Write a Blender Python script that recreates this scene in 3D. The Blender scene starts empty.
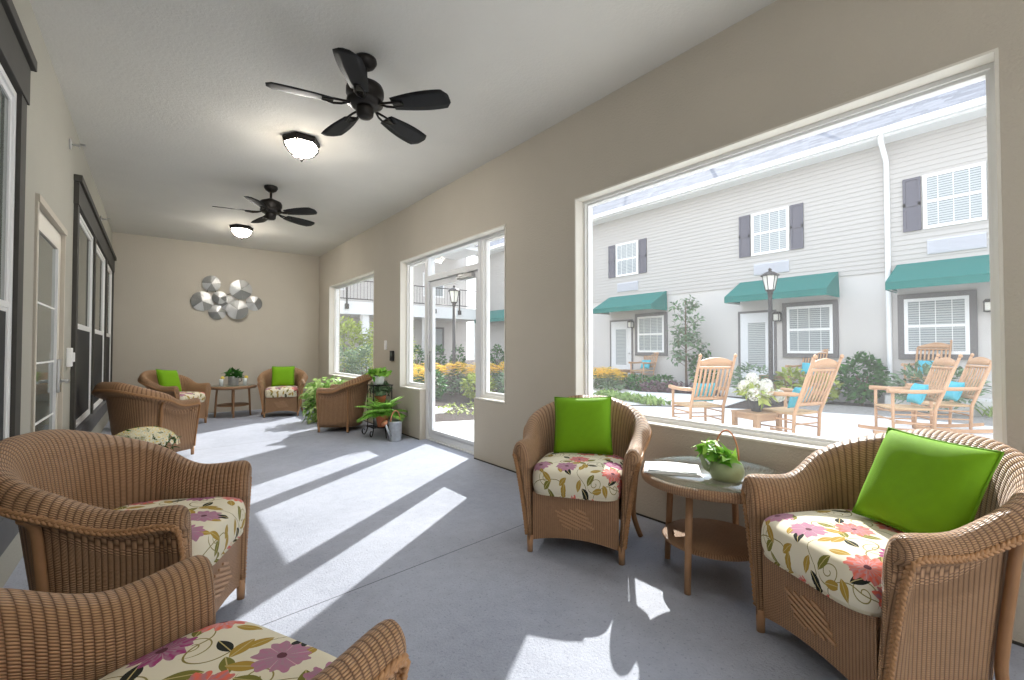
import bpy, bmesh, math, random
from mathutils import Vector, Matrix
C = bpy.context.scene.collection
PI = math.pi
rng = random.Random(7)

# ------------------------------------------------------------------ materials
class X:
    """A scalar socket with arithmetic that grows math nodes."""
    def __init__(s, nt, v): s.nt, s.v = nt, v
    def _m(s, op, *a):
        n = s.nt.nodes.new('ShaderNodeMath'); n.operation = op
        for i, q in enumerate((s,) + a):
            q = q.v if isinstance(q, X) else q
            if isinstance(q, (int, float)): n.inputs[i].default_value = q
            else: s.nt.links.new(q, n.inputs[i])
        return X(s.nt, n.outputs[0])
    def __add__(s, o): return s._m('ADD', o)
    __radd__ = __add__
    def __sub__(s, o): return s._m('SUBTRACT', o)
    def __rsub__(s, o): return (s * -1) + o
    def __mul__(s, o): return s._m('MULTIPLY', o)
    __rmul__ = __mul__
    def __truediv__(s, o): return s._m('DIVIDE', o)
    def lt(s, o): return s._m('LESS_THAN', o)
    def gt(s, o): return s._m('GREATER_THAN', o)
    def sin(s): return s._m('SINE')
    def cos(s): return s._m('COSINE')
    def abs(s): return s._m('ABSOLUTE')
    def floor(s): return s._m('FLOOR')
    def fract(s): return s._m('FRACT')
    def sqrt(s): return s._m('SQRT')
    def pow(s, o): return s._m('POWER', o)
    def max(s, o): return s._m('MAXIMUM', o)
    def min(s, o): return s._m('MINIMUM', o)
    def atan2(s, o): return s._m('ARCTAN2', o)

class Mat:
    def __init__(s, name, col=(.8, .8, .8), rough=.6, metal=0, spec=.3):
        s.m = bpy.data.materials.new(name); s.m.use_nodes = True
        s.nt = s.m.node_tree; s.b = s.nt.nodes['Principled BSDF']
        s.set('Base Color', (*col, 1)); s.set('Roughness', rough); s.set('Metallic', metal)
        s.set('Specular IOR Level', spec)
    def set(s, k, v):
        v = v.v if isinstance(v, X) else v
        if isinstance(v, bpy.types.NodeSocket): s.nt.links.new(v, s.b.inputs[k])
        else: s.b.inputs[k].default_value = v
    def node(s, t, **kw):
        n = s.nt.nodes.new(t)
        for k, v in kw.items(): setattr(n, k, v)
        return n
    def link(s, a, b): s.nt.links.new(a.v if isinstance(a, X) else a, b)
    def coords(s, kind='Object'):
        t = s.node('ShaderNodeTexCoord'); p = s.node('ShaderNodeSeparateXYZ')
        s.link(t.outputs[kind], p.inputs[0])
        return t.outputs[kind], [X(s.nt, o) for o in p.outputs]
    def noise(s, scale, detail=3, vec=None, rough=.55, out='Fac'):
        n = s.node('ShaderNodeTexNoise'); n.inputs['Scale'].default_value = scale
        n.inputs['Detail'].default_value = detail; n.inputs['Roughness'].default_value = rough
        s.link(vec if vec is not None else s.coords()[0], n.inputs['Vector'])
        return X(s.nt, n.outputs[out])
    def mix(s, f, a, b):
        n = s.node('ShaderNodeMix', data_type='RGBA')
        for i, q in ((0, f), (6, a), (7, b)):
            q = q.v if isinstance(q, X) else q
            if isinstance(q, tuple): n.inputs[i].default_value = (*q, 1)
            elif isinstance(q, (int, float)): n.inputs[i].default_value = q
            else: s.nt.links.new(q, n.inputs[i])
        return n.outputs[2]
    def bump(s, h, dist=.01, strength=1):
        n = s.node('ShaderNodeBump'); n.inputs['Distance'].default_value = dist
        n.inputs['Strength'].default_value = strength
        s.link(h, n.inputs['Height']); s.nt.links.new(n.outputs[0], s.b.inputs['Normal'])
    def vec(s, x, y, z=0.):
        n = s.node('ShaderNodeCombineXYZ')
        for i, q in enumerate((x, y, z)):
            if isinstance(q, X): s.link(q, n.inputs[i])
            else: n.inputs[i].default_value = q
        return n.outputs[0]
    def isl(s):
        return X(s.nt, s.node('ShaderNodeNewGeometry').outputs['Random Per Island'])

def plain(name, col, rough=.6, metal=0, spec=.3, vary=0, scale=8, bump=0, bscale=60):
    m = Mat(name, col, rough, metal, spec)
    if vary:
        n = m.noise(scale)
        m.set('Base Color', m.mix(n, tuple(c * (1 - vary) for c in col), tuple(min(1, c * (1 + vary)) for c in col)))
    if bump: m.bump(m.noise(bscale, 4), bump)
    return m.m

def wicker(name, light, dark, rib=.0178, weft=.0082, depth=.0045):
    m = Mat(name, rough=.45, spec=.35)
    _, (u, v, _z) = m.coords('UV')
    k = (u / rib).floor()
    r = ((u / rib).fract() * PI).sin()
    par = (k * .5).fract() * 1.0
    w = (((v / weft) + par).fract() * PI).sin()
    h = r.pow(.5) * (w.pow(.75) * .85 + .15)
    n = m.noise(35, 2)
    c1 = m.mix(n, tuple(c * .82 for c in light), tuple(c * 1.15 for c in light))
    f = (h * 1.25 - .06).max(0.).min(1.)
    m.set('Base Color', m.mix(f, dark, c1))  # shade in the gaps between strands is put into the colour
    m.bump(h, depth, .9)
    return m.m

def floral():
    m = Mat('floral_cushion_fabric', rough=.85, spec=.15)
    _, (u0, v0, _z) = m.coords('UV')
    S = 5.2
    def vor(scale, rnd, off):
        n = m.node('ShaderNodeTexVoronoi', voronoi_dimensions='2D', feature='F1')
        n.inputs['Scale'].default_value = 1; n.inputs['Randomness'].default_value = rnd
        px, py = u0 * scale + off, v0 * scale + off * .37
        m.link(m.vec(px, py), n.inputs['Vector'])
        a = m.node('ShaderNodeSeparateXYZ'); m.link(n.outputs['Position'], a.inputs[0])
        b = m.node('ShaderNodeSeparateColor'); m.link(n.outputs['Color'], b.inputs[0])
        dx, dy = px - X(m.nt, a.outputs[0]), py - X(m.nt, a.outputs[1])
        q = [X(m.nt, o) for o in b.outputs[:3]]
        an = q[0] * 6.283
        x = dx * an.cos() + dy * an.sin(); y = dy * an.cos() - dx * an.sin()
        return x, y, (x * x + y * y).sqrt(), y.atan2(x), q
    nz = m.noise(30, 3, m.vec(u0, v0)) - .5
    base = m.mix(m.noise(3, 2), (.76, .69, .53), (.82, .77, .62))
    # thin vine lines
    vn = m.noise(5.5, 0, m.vec(u0, v0))
    col = m.mix((vn - .5).abs().lt(.005), base, (.25, .20, .05))
    # curled tendrils
    x, y, r, a, q = vor(S * 1.15, .5, 13.3)
    sp = ((a / 6.283 + 1) - r * 6.5).fract()
    t = sp.lt(.14) * r.lt(.27) * r.gt(.03) * q[1].gt(.35)
    col = m.mix(t, col, (.30, .25, .08))
    # leaves: two layers of lens shapes
    for sc, off in ((S * 1.7, 4.1), (S * 1.5, 27.7)):
        x, y, r, a, q = vor(sc, .7, off)
        lens = (.135 - x * x * 1.45) - y.abs()
        leaf = lens.gt(0.) * q[1].gt(.08)
        c = m.mix(q[2].gt(.3), (.022, .025, .020), m.mix(q[2].gt(.62), (.20, .19, .04), (.42, .27, .05)))
        c = m.mix(y.abs().lt(.012), c, (.55, .45, .20))
        col = m.mix(leaf, col, c)
    # flowers
    x, y, r, a, q = vor(S, .5, 0.)
    pet = ((a * 3.).sin().abs()).sqrt() * .09 + .235 + ((a * 13.).sin() * .5 + nz * 2.2) * .055
    fl = r.lt(pet)
    pal = m.mix(q[1].gt(.33), (.46, .20, .30), (.80, .17, .11))
    pal = m.mix(q[1].gt(.8), pal, (.36, .05, .19))
    inn = m.mix(q[2].gt(.5), (.62, .34, .36), (.40, .24, .30))
    streak = ((a * 14 + nz * 10).sin() * .5 + .5) * .75
    c = m.mix(streak, pal, inn)
    c = m.mix((r + nz * .12).lt(pet * .58), c, m.mix(streak, inn, pal))
    c = m.mix((r + nz * .1).lt(.055), c, (.14, .05, .07))
    pet2 = ((a * 3.).sin().abs()).sqrt()
    c = m.mix(pet2.lt(.25) * r.gt(.09), c, m.mix(.5, c, (.80, .62, .55)))
    col = m.mix(fl * q[0].gt(.12), col, c)
    m.set('Base Color', col)
    m.bump(m.noise(400, 1), .0006)
    return m.m

def leafmat(name, a, b, rough=.5, trans=.25):
    m = Mat(name, a, rough, 0, .3)
    col = m.mix(m.isl(), a, b)
    m.set('Base Color', col)
    t = m.node('ShaderNodeBsdfTranslucent'); m.link(col, t.inputs[0])
    mx = m.node('ShaderNodeMixShader'); mx.inputs[0].default_value = trans
    m.link(m.b.outputs[0], mx.inputs[1]); m.link(t.outputs[0], mx.inputs[2])
    m.link(mx.outputs[0], m.nt.nodes['Material Output'].inputs[0])
    return m.m

def glassmat(name, tint=(.97, .98, .98), gloss=.0012, milk=0, power=5., top=.4):
    m = Mat(name); nt = m.nt
    tr = m.node('ShaderNodeBsdfTransparent'); tr.inputs[0].default_value = (*tint, 1)
    gl = m.node('ShaderNodeBsdfGlossy'); gl.inputs['Roughness'].default_value = .02
    lw = m.node('ShaderNodeLayerWeight')
    mx = m.node('ShaderNodeMixShader')
    m.link(X(nt, lw.outputs['Facing']).pow(power) * top + gloss, mx.inputs[0])
    m.link(tr.outputs[0], mx.inputs[1]); m.link(gl.outputs[0], mx.inputs[2])
    last = mx.outputs[0]
    if milk:      # pale veil mixed into the pane to imitate bright haze outdoors
        d = m.node('ShaderNodeBsdfTranslucent'); d.inputs[0].default_value = (1, 1, 1, 1)
        m2 = m.node('ShaderNodeMixShader'); m2.inputs[0].default_value = milk
        m.link(last, m2.inputs[1]); m.link(d.outputs[0], m2.inputs[2]); last = m2.outputs[0]
    m.link(last, nt.nodes['Material Output'].inputs[0])
    return m.m

def emit(name, col, s):
    m = Mat(name, (.9, .9, .9), .4)
    m.set('Emission Color', (*col, 1)); m.set('Emission Strength', s)
    return m.m

def stucco(name, col, bscale=70, d=.004):
    m = Mat(name, col, .9, 0, .15)
    n = m.noise(1.7, 4)
    m.set('Base Color', m.mix(n, tuple(c * .93 for c in col), tuple(c * 1.06 for c in col)))
    m.bump(m.noise(bscale, 5, rough=.6), d)
    return m.m

def floor_mat():
    m = Mat('painted_concrete_floor', rough=.62, spec=.25)
    vec, (x, y, z) = m.coords()
    big = m.noise(1.1, 4); fine = m.noise(85, 3, rough=.7); mid = m.noise(14, 4)
    f = (big * 1.0 + mid * .45 + fine * .4) - .42
    col = m.mix(f, (.245, .265, .325), (.475, .505, .59))
    pit = m.noise(60, 2, rough=.6).lt(.36)
    col = m.mix(pit * .28, col, (.10, .10, .12))
    # control joints scored into the slab
    j1 = (y - 2.2 - x * .11).abs().lt(.0035); j2 = (y - 6.55 - x * .11).abs().lt(.0035)
    col = m.mix(j1.max(j2) * .75, col, (.05, .05, .055))
    m.set('Base Color', col)
    m.bump(fine * .6 + mid * .4, .006)
    return m.m

def shingles():
    m = Mat('grey_roof_shingles', rough=.9, spec=.1)
    _, (u, v, _z) = m.coords('UV')
    row = (v / .14).floor(); w = u / .3 + (row * .37).fract()
    n = m.node('ShaderNodeTexWhiteNoise', noise_dimensions='2D'); m.link(m.vec(w.floor(), row), n.inputs['Vector'])
    r = X(m.nt, n.outputs[0])
    edge = (v / .14).fract().lt(.12)
    c = m.mix(r, (.17, .175, .20), (.26, .265, .295))
    m.set('Base Color', m.mix(edge * .5, c, (.16, .17, .2)))
    return m.m

def blinds_mat():
    m = Mat('glass_over_closed_blinds', rough=.08, spec=.5)
    _, (x, y, z) = m.coords()
    s = (z / .05).fract()
    m.set('Base Color', m.mix(s.lt(.3), (.42, .45, .46), (.17, .19, .20)))
    return m.m

M = {}
M['wall'] = stucco('tan_stucco', (.52, .475, .40))
M['ceiling'] = stucco('pale_ceiling_stucco', (.68, .66, .61), 45, .003)
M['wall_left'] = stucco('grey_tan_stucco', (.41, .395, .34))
M['reveal'] = plain('cream_window_reveal', (.72, .69, .62), .8, vary=.05)
M['floor'] = floor_mat()
M['white'] = plain('white_window_vinyl', (.86, .86, .85), .4)
M['alu'] = plain('pale_door_aluminium', (.74, .75, .76), .4, .1)
M['trim'] = plain('dark_taupe_trim', (.055, .052, .045), .7, vary=.2)
M['trim2'] = plain('grey_sill_trim', (.12, .12, .125), .7, vary=.2)
M['glass'] = glassmat('window_glass', milk=.02)
M['glass2'] = glassmat('table_glass', (.90, .98, .97), .10, 0, 2.2, .85)
M['dglass'] = plain('dim_reflecting_glass', (.14, .16, .145), .06, 0, .5)
M['screen'] = plain('dark_insect_screen', (.018, .019, .022), .6)
M['doorpaint'] = plain('cream_door_paint', (.62, .58, .50), .5)
M['steel'] = plain('brushed_steel', (.5, .5, .5), .3, 1)
M['black'] = plain('black_plastic', (.015, .015, .016), .4)
M['wicker'] = wicker('woven_brown_wicker', (.50, .295, .16), (.10, .045, .02))
M['wickerflat'] = wicker('fine_brown_wicker', (.47, .275, .15), (.13, .06, .03), .012, .0065, .003)
M['braid'] = plain('plaited_wicker_braid', (.40, .215, .10), .5, vary=.3, scale=60)
M['pole'] = plain('brown_lacquered_pole', (.34, .18, .085), .35, vary=.15, scale=20)
M['lightpole'] = plain('light_brown_pole', (.40, .225, .12), .4, vary=.15, scale=20)
M['floral'] = floral()
M['green'] = plain('lime_green_pillow_fabric', (.165, .36, .008), .75, spec=.2, vary=.08, scale=30, bump=.0008, bscale=500)
M['piping'] = plain('lime_green_piping', (.13, .30, .008), .7)
M['bronze'] = plain('dark_bronze_metal', (.022, .019, .017), .42, .5)
M['blade'] = plain('dark_fan_blade', (.010, .010, .011), .6, vary=.4, scale=15)
M['lampglass'] = emit('glowing_frosted_glass', (1, .90, .76), 18)
M['lampbright'] = emit('bright_frosted_glass', (1, .96, .90), 310); M['lampfill'] = emit('fill_lamp_glass', (1, .96, .90), 50)  # the second glow serves only the added fill lamps
M['silver'] = plain('hammered_silver_metal', (.50, .50, .49), .42, .85, bump=.004, bscale=45)
M['silver2'] = plain('dark_silver_metal', (.25, .25, .24), .42, .85, bump=.004, bscale=45)  # darker silver tone for some of the disc wedges
M['iron'] = plain('black_wrought_iron', (.012, .012, .013), .5, .3)
M['galv'] = plain('galvanised_steel', (.66, .68, .69), .42, .8, vary=.25, scale=25)
M['copper'] = plain('copper_metal', (.62, .27, .16), .4, .6)
M['terra'] = plain('terracotta', (.50, .16, .075), .85, vary=.12)
M['whitepot'] = plain('white_glazed_pot', (.72, .72, .70), .3)
M['darkpot'] = plain('dark_grey_pot', (.05, .05, .055), .6)
M['soil'] = plain('potting_soil', (.03, .02, .013), .95)
M['celadon'] = plain('pale_green_enamel', (.30, .36, .20), .35, vary=.35, scale=14)
M['paper'] = plain('magazine_cover', (.75, .75, .74), .5)
M['paperedge'] = plain('printed_grey_picture', (.32, .36, .38), .5, vary=.5, scale=25)
M['lemon'] = plain('lemon_slice', (.80, .62, .12), .5)
M['frost'] = plain('frosted_tumbler_glass', (.62, .66, .66), .15)
M['leaf'] = leafmat('bright_green_leaf', (.12, .38, .03), (.36, .60, .10))
M['leaf_var'] = leafmat('variegated_leaf', (.14, .34, .05), (.58, .74, .30))
M['leaf_dark'] = leafmat('deep_green_leaf', (.02, .09, .015), (.06, .22, .03))
M['leaf_fern'] = leafmat('fern_green_leaf', (.18, .44, .05), (.36, .64, .12))
M['leaf_grey'] = leafmat('grey_green_leaf', (.10, .17, .09), (.22, .32, .18))
M['leaf_yel'] = leafmat('yellow_green_leaf', (.26, .34, .05), (.46, .52, .12))
M['leaf_purple'] = leafmat('purple_leaf', (.10, .055, .07), (.22, .13, .14))
M['petal_white'] = leafmat('white_petal', (.85, .83, .74), (.92, .90, .82))
M['petal_cream'] = leafmat('cream_petal', (.75, .72, .52), (.90, .87, .72))
M['petal_yel'] = leafmat('golden_petal', (.95, .60, .03), (1.0, .80, .08))
M['bark'] = plain('brown_bark', (.16, .11, .075), .9, vary=.3)
M['stem'] = plain('green_stem', (.10, .20, .03), .7)
M['siding'] = plain('pale_grey_siding', (.45, .43, .41), .7)
M['exstucco'] = stucco('pale_grey_stucco', (.58, .555, .535), 60, .003)
M['exwhite'] = plain('white_exterior_trim', (.82, .82, .82), .5)
M['shutter'] = plain('slate_shutter', (.115, .11, .135), .7)
M['extrim'] = plain('grey_window_surround', (.16, .15, .15), .7)
M['blinds'] = blinds_mat()
M['exdoor'] = plain('white_door', (.70, .71, .73), .5)
M['grille'] = plain('pale_grille', (.52, .53, .58), .5)
M['awn'] = plain('dark_teal_canvas', (.012, .155, .135), .85, vary=.1)
M['roof'] = shingles()
M['post'] = plain('dark_bronze_post', (.055, .048, .045), .5, .3)
M['lantern'] = plain('frosted_lantern_pane', (.75, .74, .68), .4)
M['patio'] = plain('pale_patio_concrete', (.78, .77, .75), .9, vary=.08, scale=2)
M['mulch'] = plain('dark_bark_mulch', (.06, .043, .037), .95, vary=.7, scale=40, bump=.03, bscale=35)
M['gravel'] = plain('grey_river_gravel', (.32, .30, .28), .9, vary=.7, scale=30, bump=.03, bscale=30)
M['grass'] = leafmat('pale_lawn_green', (.18, .30, .06), (.36, .48, .14))
M['rocker'] = plain('honey_coloured_wood', (.56, .33, .19), .5, vary=.15, scale=6)
M['rockseat'] = plain('woven_tan_seat', (.55, .36, .20), .7, vary=.25, scale=80)
M['blue'] = plain('turquoise_cushion_fabric', (.08, .46, .58), .85)
M['tablewood'] = plain('weathered_table_wood', (.42, .26, .15), .6, vary=.2)

# ------------------------------------------------------------------ mesh helpers
class MB:
    def __init__(s): s.bm = bmesh.new(); s.uv = s.bm.loops.layers.uv.new('UVMap')
    def box(s, c, d, R=None, bev=0):
        """box with centre c and full size d, optionally rotated about its centre."""
        vs = []
        for sx in (-.5, .5):
            for sy in (-.5, .5):
                for sz in (-.5, .5):
                    p = Vector((sx * d[0], sy * d[1], sz * d[2]))
                    if R: p = R @ p
                    vs.append(s.bm.verts.new(p + Vector(c)))
        fs = [s.bm.faces.new([vs[i] for i in q]) for q in ((0, 1, 3, 2), (4, 6, 7, 5), (0, 4, 5, 1), (2, 3, 7, 6), (0, 2, 6, 4), (1, 5, 7, 3))]
        if bev:
            es = list({e for f in fs for e in f.edges})
            bmesh.ops.bevel(s.bm, geom=es, offset=bev, segments=2, affect='EDGES', profile=.5)
        return s
    def bb(s, x0, x1, y0, y1, z0, z1, bev=0):
        return s.box(((x0 + x1) / 2, (y0 + y1) / 2, (z0 + z1) / 2), (abs(x1 - x0), abs(y1 - y0), abs(z1 - z0)), None, bev)
    def grid(s, rows, uvs=None, close_u=False, close_v=False):
        """rows of points -> quads; uvs in the same layout."""
        V = [[s.bm.verts.new(p) for p in r] for r in rows]
        n, m = len(V), len(V[0])
        for i in range(n if close_u else n - 1):
            for j in range(m if close_v else m - 1):
                i2, j2 = (i + 1) % n, (j + 1) % m
                try: f = s.bm.faces.new((V[i][j], V[i2][j], V[i2][j2], V[i][j2]))
                except ValueError: continue
                f.smooth = True
                if uvs:
                    for l, (a, b) in zip(f.loops, ((i, j), (i + 1, j), (i + 1, j + 1), (i, j + 1))):
                        l[s.uv].uv = uvs(a, b)
        return V
    def face(s, pts, uv=None):
        f = s.bm.faces.new([p if isinstance(p, bmesh.types.BMVert) else s.bm.verts.new(p) for p in pts])
        if uv:
            for l, q in zip(f.loops, uv): l[s.uv].uv = q
        return f
    def tube(s, pts, r, n=8, cap=True, closed=False):
        pts = [Vector(p) for p in pts]; k = len(pts)
        rs = r if isinstance(r, (list, tuple)) else [r] * k
        rows = []; prev = None
        for i, p in enumerate(pts):
            if closed: t = pts[(i + 1) % k] - pts[i - 1]
            else: t = pts[min(i + 1, k - 1)] - pts[max(i - 1, 0)]
            t.normalize()
            if prev is None:
                a = Vector((0, 0, 1)) if abs(t.z) < .9 else Vector((1, 0, 0))
                u = t.cross(a).normalized()
            else:
                u = prev - t * prev.dot(t)
                u = u.normalized() if u.length > 1e-6 else t.orthogonal().normalized()
            prev = u; w = t.cross(u)
            rows.append([p + (u * math.cos(2 * PI * j / n) + w * math.sin(2 * PI * j / n)) * rs[i] for j in range(n)])
        V = s.grid(rows, close_u=closed, close_v=True)
        if cap and not closed:
            s.bm.faces.new(V[0]); s.bm.faces.new(V[-1][::-1])
        return s
    def lathe(s, prof, c=(0, 0, 0), n=24, cap=True, ax='z', sc=(1, 1)):
        def pt(r, z, a):
            p = (r * math.cos(a) * sc[0], r * math.sin(a) * sc[1], z)
            if ax == 'x': p = (p[2], p[0], p[1])
            if ax == 'y': p = (p[0], p[2], p[1])
            return Vector(p) + Vector(c)
        rows = [[pt(r, z, 2 * PI * j / n) for j in range(n)] for r, z in prof]
        V = s.grid(rows, close_v=True)
        if cap:
            if prof[0][0] > 1e-4: s.bm.faces.new(V[0][::-1])
            if prof[-1][0] > 1e-4: s.bm.faces.new(V[-1])
        return s
    def prism(s, poly, axis, a, b):
        """polygon (2-D) extruded along axis from a to b."""
        def P(q, h):
            return {'x': (h, q[0], q[1]), 'y': (q[0], h, q[1]), 'z': (q[0], q[1], h)}[axis]
        A = [s.bm.verts.new(P(q, a)) for q in poly]; B = [s.bm.verts.new(P(q, b)) for q in poly]
        s.bm.faces.new(A); s.bm.faces.new(B[::-1])
        for i in range(len(poly)):
            j = (i + 1) % len(poly); s.bm.faces.new((A[j], A[i], B[i], B[j]))
        return s
    def ball(s, c, r, sub=2, sc=(1, 1, 1)):
        res = bmesh.ops.create_icosphere(s.bm, subdivisions=sub, radius=r)
        for v in res['verts']:
            v.co = Vector((v.co.x * sc[0], v.co.y * sc[1], v.co.z * sc[2])) + Vector(c)
            for f in v.link_faces: f.smooth = True
        return s
    def leaf(s, base, d, up, L, W, bend=.3, seg=3, heart=False):
        """one pointed leaf: a folded, bent strip."""
        d = Vector(d).normalized(); side = d.cross(Vector(up))
        side = side.normalized() if side.length > 1e-4 else d.orthogonal().normalized()
        nrm = side.cross(d)
        rows = []
        for i in range(seg + 1):
            t = i / seg
            w = (math.sin(PI * min(1, t * .85 + .15)) if not heart else (1.15 - t) * math.sin(PI * min(1, .28 + .72 * t)) * 1.35) * W * .5
            if i == seg: w = W * .02
            p = Vector(base) + d * L * t - nrm * bend * L * t * t
            rows.append([p - side * w + nrm * w * .35, p, p + side * w + nrm * w * .35])
        s.grid(rows)
        return s
    def build(s, name, mat, parent=None, smooth=None, recalc=True):
        if recalc: bmesh.ops.recalc_face_normals(s.bm, faces=s.bm.faces)
        me = bpy.data.meshes.new(name); s.bm.to_mesh(me); s.bm.free()
        if smooth is not None:
            for p in me.polygons: p.use_smooth = smooth
        me.materials.append(M[mat] if isinstance(mat, str) else mat)
        o = bpy.data.objects.new(name, me); C.objects.link(o)
        if parent: o.parent = parent
        return o

def tag(o, label, cat, group=None, kind=None):
    o['label'] = label; o['category'] = cat
    if group: o['group'] = group
    if kind: o['kind'] = kind
    return o
def thing(name, label, cat, loc=(0, 0, 0), rz=0, group=None):
    o = bpy.data.objects.new(name, None); C.objects.link(o); o.empty_display_size = .1
    o.location = loc; o.rotation_euler = (0, 0, rz)
    return tag(o, label, cat, group)
def struct(o, label, cat): return tag(o, label, cat, None, 'structure')
def dup(root, loc, rz, label, group=None):
    def cp(o, par):
        c = o.copy(); C.objects.link(c); c.parent = par
        for ch in o.children: cp(ch, c)
        return c
    r = cp(root, None); r.location = loc; r.rotation_euler = (0, 0, rz); r['label'] = label
    if group: r['group'] = group
    return r
def smoothstep(t): t = max(0, min(1, t)); return t * t * (3 - 2 * t)
def crom(pts, k=4):
    """Catmull-Rom through points (tuples of any length)."""
    out = []; n = len(pts)
    for i in range(n - 1):
        p0, p1, p2, p3 = pts[max(i - 1, 0)], pts[i], pts[i + 1], pts[min(i + 2, n - 1)]
        for j in range(k):
            t = j / k
            out.append(tuple(.5 * (2 * b + (c - a) * t + (2 * a - 5 * b + 4 * c - d) * t * t + (3 * b - a - 3 * c + d) * t ** 3) for a, b, c, d in zip(p0, p1, p2, p3)))
    out.append(tuple(pts[-1])); return out

# ------------------------------------------------------------------ the room
XL, XR, YN, YF, H = -.585, 2.77, -3.7, 10.24, 3.19
XO = 2.98                                   # outer face of the window wall
mb = MB(); mb.bb(XL - .25, XO, YN - .2, YF + .2, -.12, 0)
struct(mb.build('floor', 'floor'), 'grey painted concrete porch floor with sunlight patches', 'floor')
mb = MB(); mb.bb(XL - .25, XO, YN - .2, YF + .2, H, H + .15)
struct(mb.build('ceiling', 'ceiling'), 'pale stucco porch ceiling', 'ceiling')
mb = MB(); mb.bb(XL - .2, XO, YF, YF + .2, 0, H)
struct(mb.build('wall_far', 'wall'), 'tan stucco end wall behind the metal disc art', 'wall')

def wall_with_holes(x0, x1, holes, ya, yb, name, mat):
    """wall in the plane x; holes = (y0, y1, z0, z1), cut as separate rectangles."""
    mb = MB(); ys = sorted({ya, yb} | {h[0] for h in holes} | {h[1] for h in holes})
    for a, b in zip(ys, ys[1:]):
        hs = sorted([h for h in holes if h[0] < b - 1e-6 and h[1] > a + 1e-6], key=lambda h: h[2])
        z = 0
        for h in hs:
            if h[2] > z + 1e-6: mb.bb(x0, x1, a, b, z, h[2])
            z = h[3]
        if z < H: mb.bb(x0, x1, a, b, z, H)
    bmesh.ops.remove_doubles(mb.bm, verts=mb.bm.verts, dist=1e-5)
    return mb.build(name, mat)

HEAD = 2.465
DY0, DY1, SY0, SY1 = 4.2, 5.5, 3.63, 6.13   # doorway and the bay with its sidelights
holes_r = [(-3.15, -.75, .66, HEAD), (.22, 2.67, .66, HEAD), (7.12, 9.5, .68, HEAD),
           (SY0, DY0, .65, HEAD), (DY0, DY1, 0, HEAD), (DY1, SY1, .65, HEAD)]
struct(wall_with_holes(XR, XO, holes_r, YN, YF, 'wall_right', 'wall'), 'tan stucco wall with large windows and glass door', 'wall')
W3 = (1.65, 3.41, .42, 2.52); LD = (3.98, 5.12, 0, 2.16); W4 = (5.72, 10.12, .45, 2.5)
struct(wall_with_holes(XL - .2, XL, [W3, LD, W4], YN, YF, 'wall_left', 'wall_left'), 'tan stucco wall with dark trimmed windows and side door', 'wall')
mb = MB()
mb.bb(XL - .2, -.4, YN - .2, YN, 0, H); mb.bb(2.6, XO, YN - .2, YN, 0, H); mb.bb(-.4, 2.6, YN - .2, YN, 2.95, H)  # unseen end left wide open to brighten the room
struct(mb.build('wall_near', 'wall'), 'tan stucco end wall behind the viewer, opened to let in extra light', 'wall')

def liner(x0, x1, y0, y1, z0, z1, t, mb):
    """a frame filling the edge of an opening."""
    mb.bb(x0, x1, y0, y0 + t, z0, z1); mb.bb(x0, x1, y1 - t, y1, z0, z1)
    mb.bb(x0, x1, y0 + t, y1 - t, z1 - t, z1); mb.bb(x0, x1, y0 + t, y1 - t, z0, z0 + t)
def fixed_window(n, y0, y1, z0, z1, label):
    root = bpy.data.objects.new('window_%d' % n, None); C.objects.link(root); root.location = (XO, (y0 + y1) / 2, z0)
    struct(root, label, 'window')
    inv = Matrix.Translation(-root.location)
    def fin(o): o.parent = root; o.matrix_parent_inverse = inv
    e = .004
    mb = MB(); liner(XR - .004, 2.862, y0 + .0006, y1 - .0006, z0 + .0006, z1 - .0006, .012, mb); fin(mb.build('window_reveal', 'reveal'))
    mb = MB(); liner(2.862, 2.95, y0 + e, y1 - e, z0 + e, z1 - e, .03, mb); liner(2.88, 2.935, y0 + .03, y1 - .03, z0 + .03, z1 - .03, .02, mb)
    fin(mb.build('window_frame', 'white'))
    mb = MB(); mb.bb(2.905, 2.911, y0 + .045, y1 - .045, z0 + .045, z1 - .045); fin(mb.build('window_glass', 'glass'))
    return root
fixed_window(1, 7.12, 9.5, .68, HEAD, 'white framed fixed window beside the far corner, shrubs outside')
fixed_window(2, .22, 2.67, .66, HEAD, 'largest white framed window overlooking the patio rocking chairs')
fixed_window(5, -3.15, -.75, .66, HEAD, 'added white framed window behind the viewer, for extra daylight')  # unseen window added to bring more daylight inside

# the glass door with sidelights and transom
root = bpy.data.objects.new('door_1', None); C.objects.link(root); root.location = (2.9, (DY0 + DY1) / 2, 0)
struct(root, 'glazed aluminium patio door with sidelights and transom', 'door')
inv = Matrix.Translation(-root.location)
def fin(o, r=None): o.parent = r or root; o.matrix_parent_inverse = Matrix() if r else inv; return o
mb = MB(); e = .004
for a, b in ((SY0, DY0), (DY1, SY1)):
    mb.bb(XR - .004, 2.862, a + e, b - e, .654, .668)
mb.bb(XR - .004, 2.862, SY1 - .016, SY1 - e, .668, HEAD - e); mb.bb(XR - .004, 2.862, SY0 + e, SY0 + .016, .668, HEAD - e)
mb.bb(XR - .004, 2.862, SY0 + .016, SY1 - .016, HEAD - .016, HEAD - e)
fin(mb.build('door_reveal', 'reveal'))
mb = MB()
liner(2.862, 2.95, SY0 + e, DY0, .654, HEAD - e, .045, mb); liner(2.862, 2.95, DY1, SY1 - e, .654, HEAD - e, .045, mb)
liner(2.885, 2.93, SY0 + .05, DY0 - .045, .70, HEAD - .05, .025, mb); liner(2.885, 2.93, DY1 + .045, SY1 - .05, .70, HEAD - .05, .025, mb)
fin(mb.build('sidelight_frame', 'white'))
mb = MB()
for y in (DY0 + .028, DY1 - .028): mb.bb(2.855, 2.955, y - .027, y + .027, .004, HEAD - e)
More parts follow.
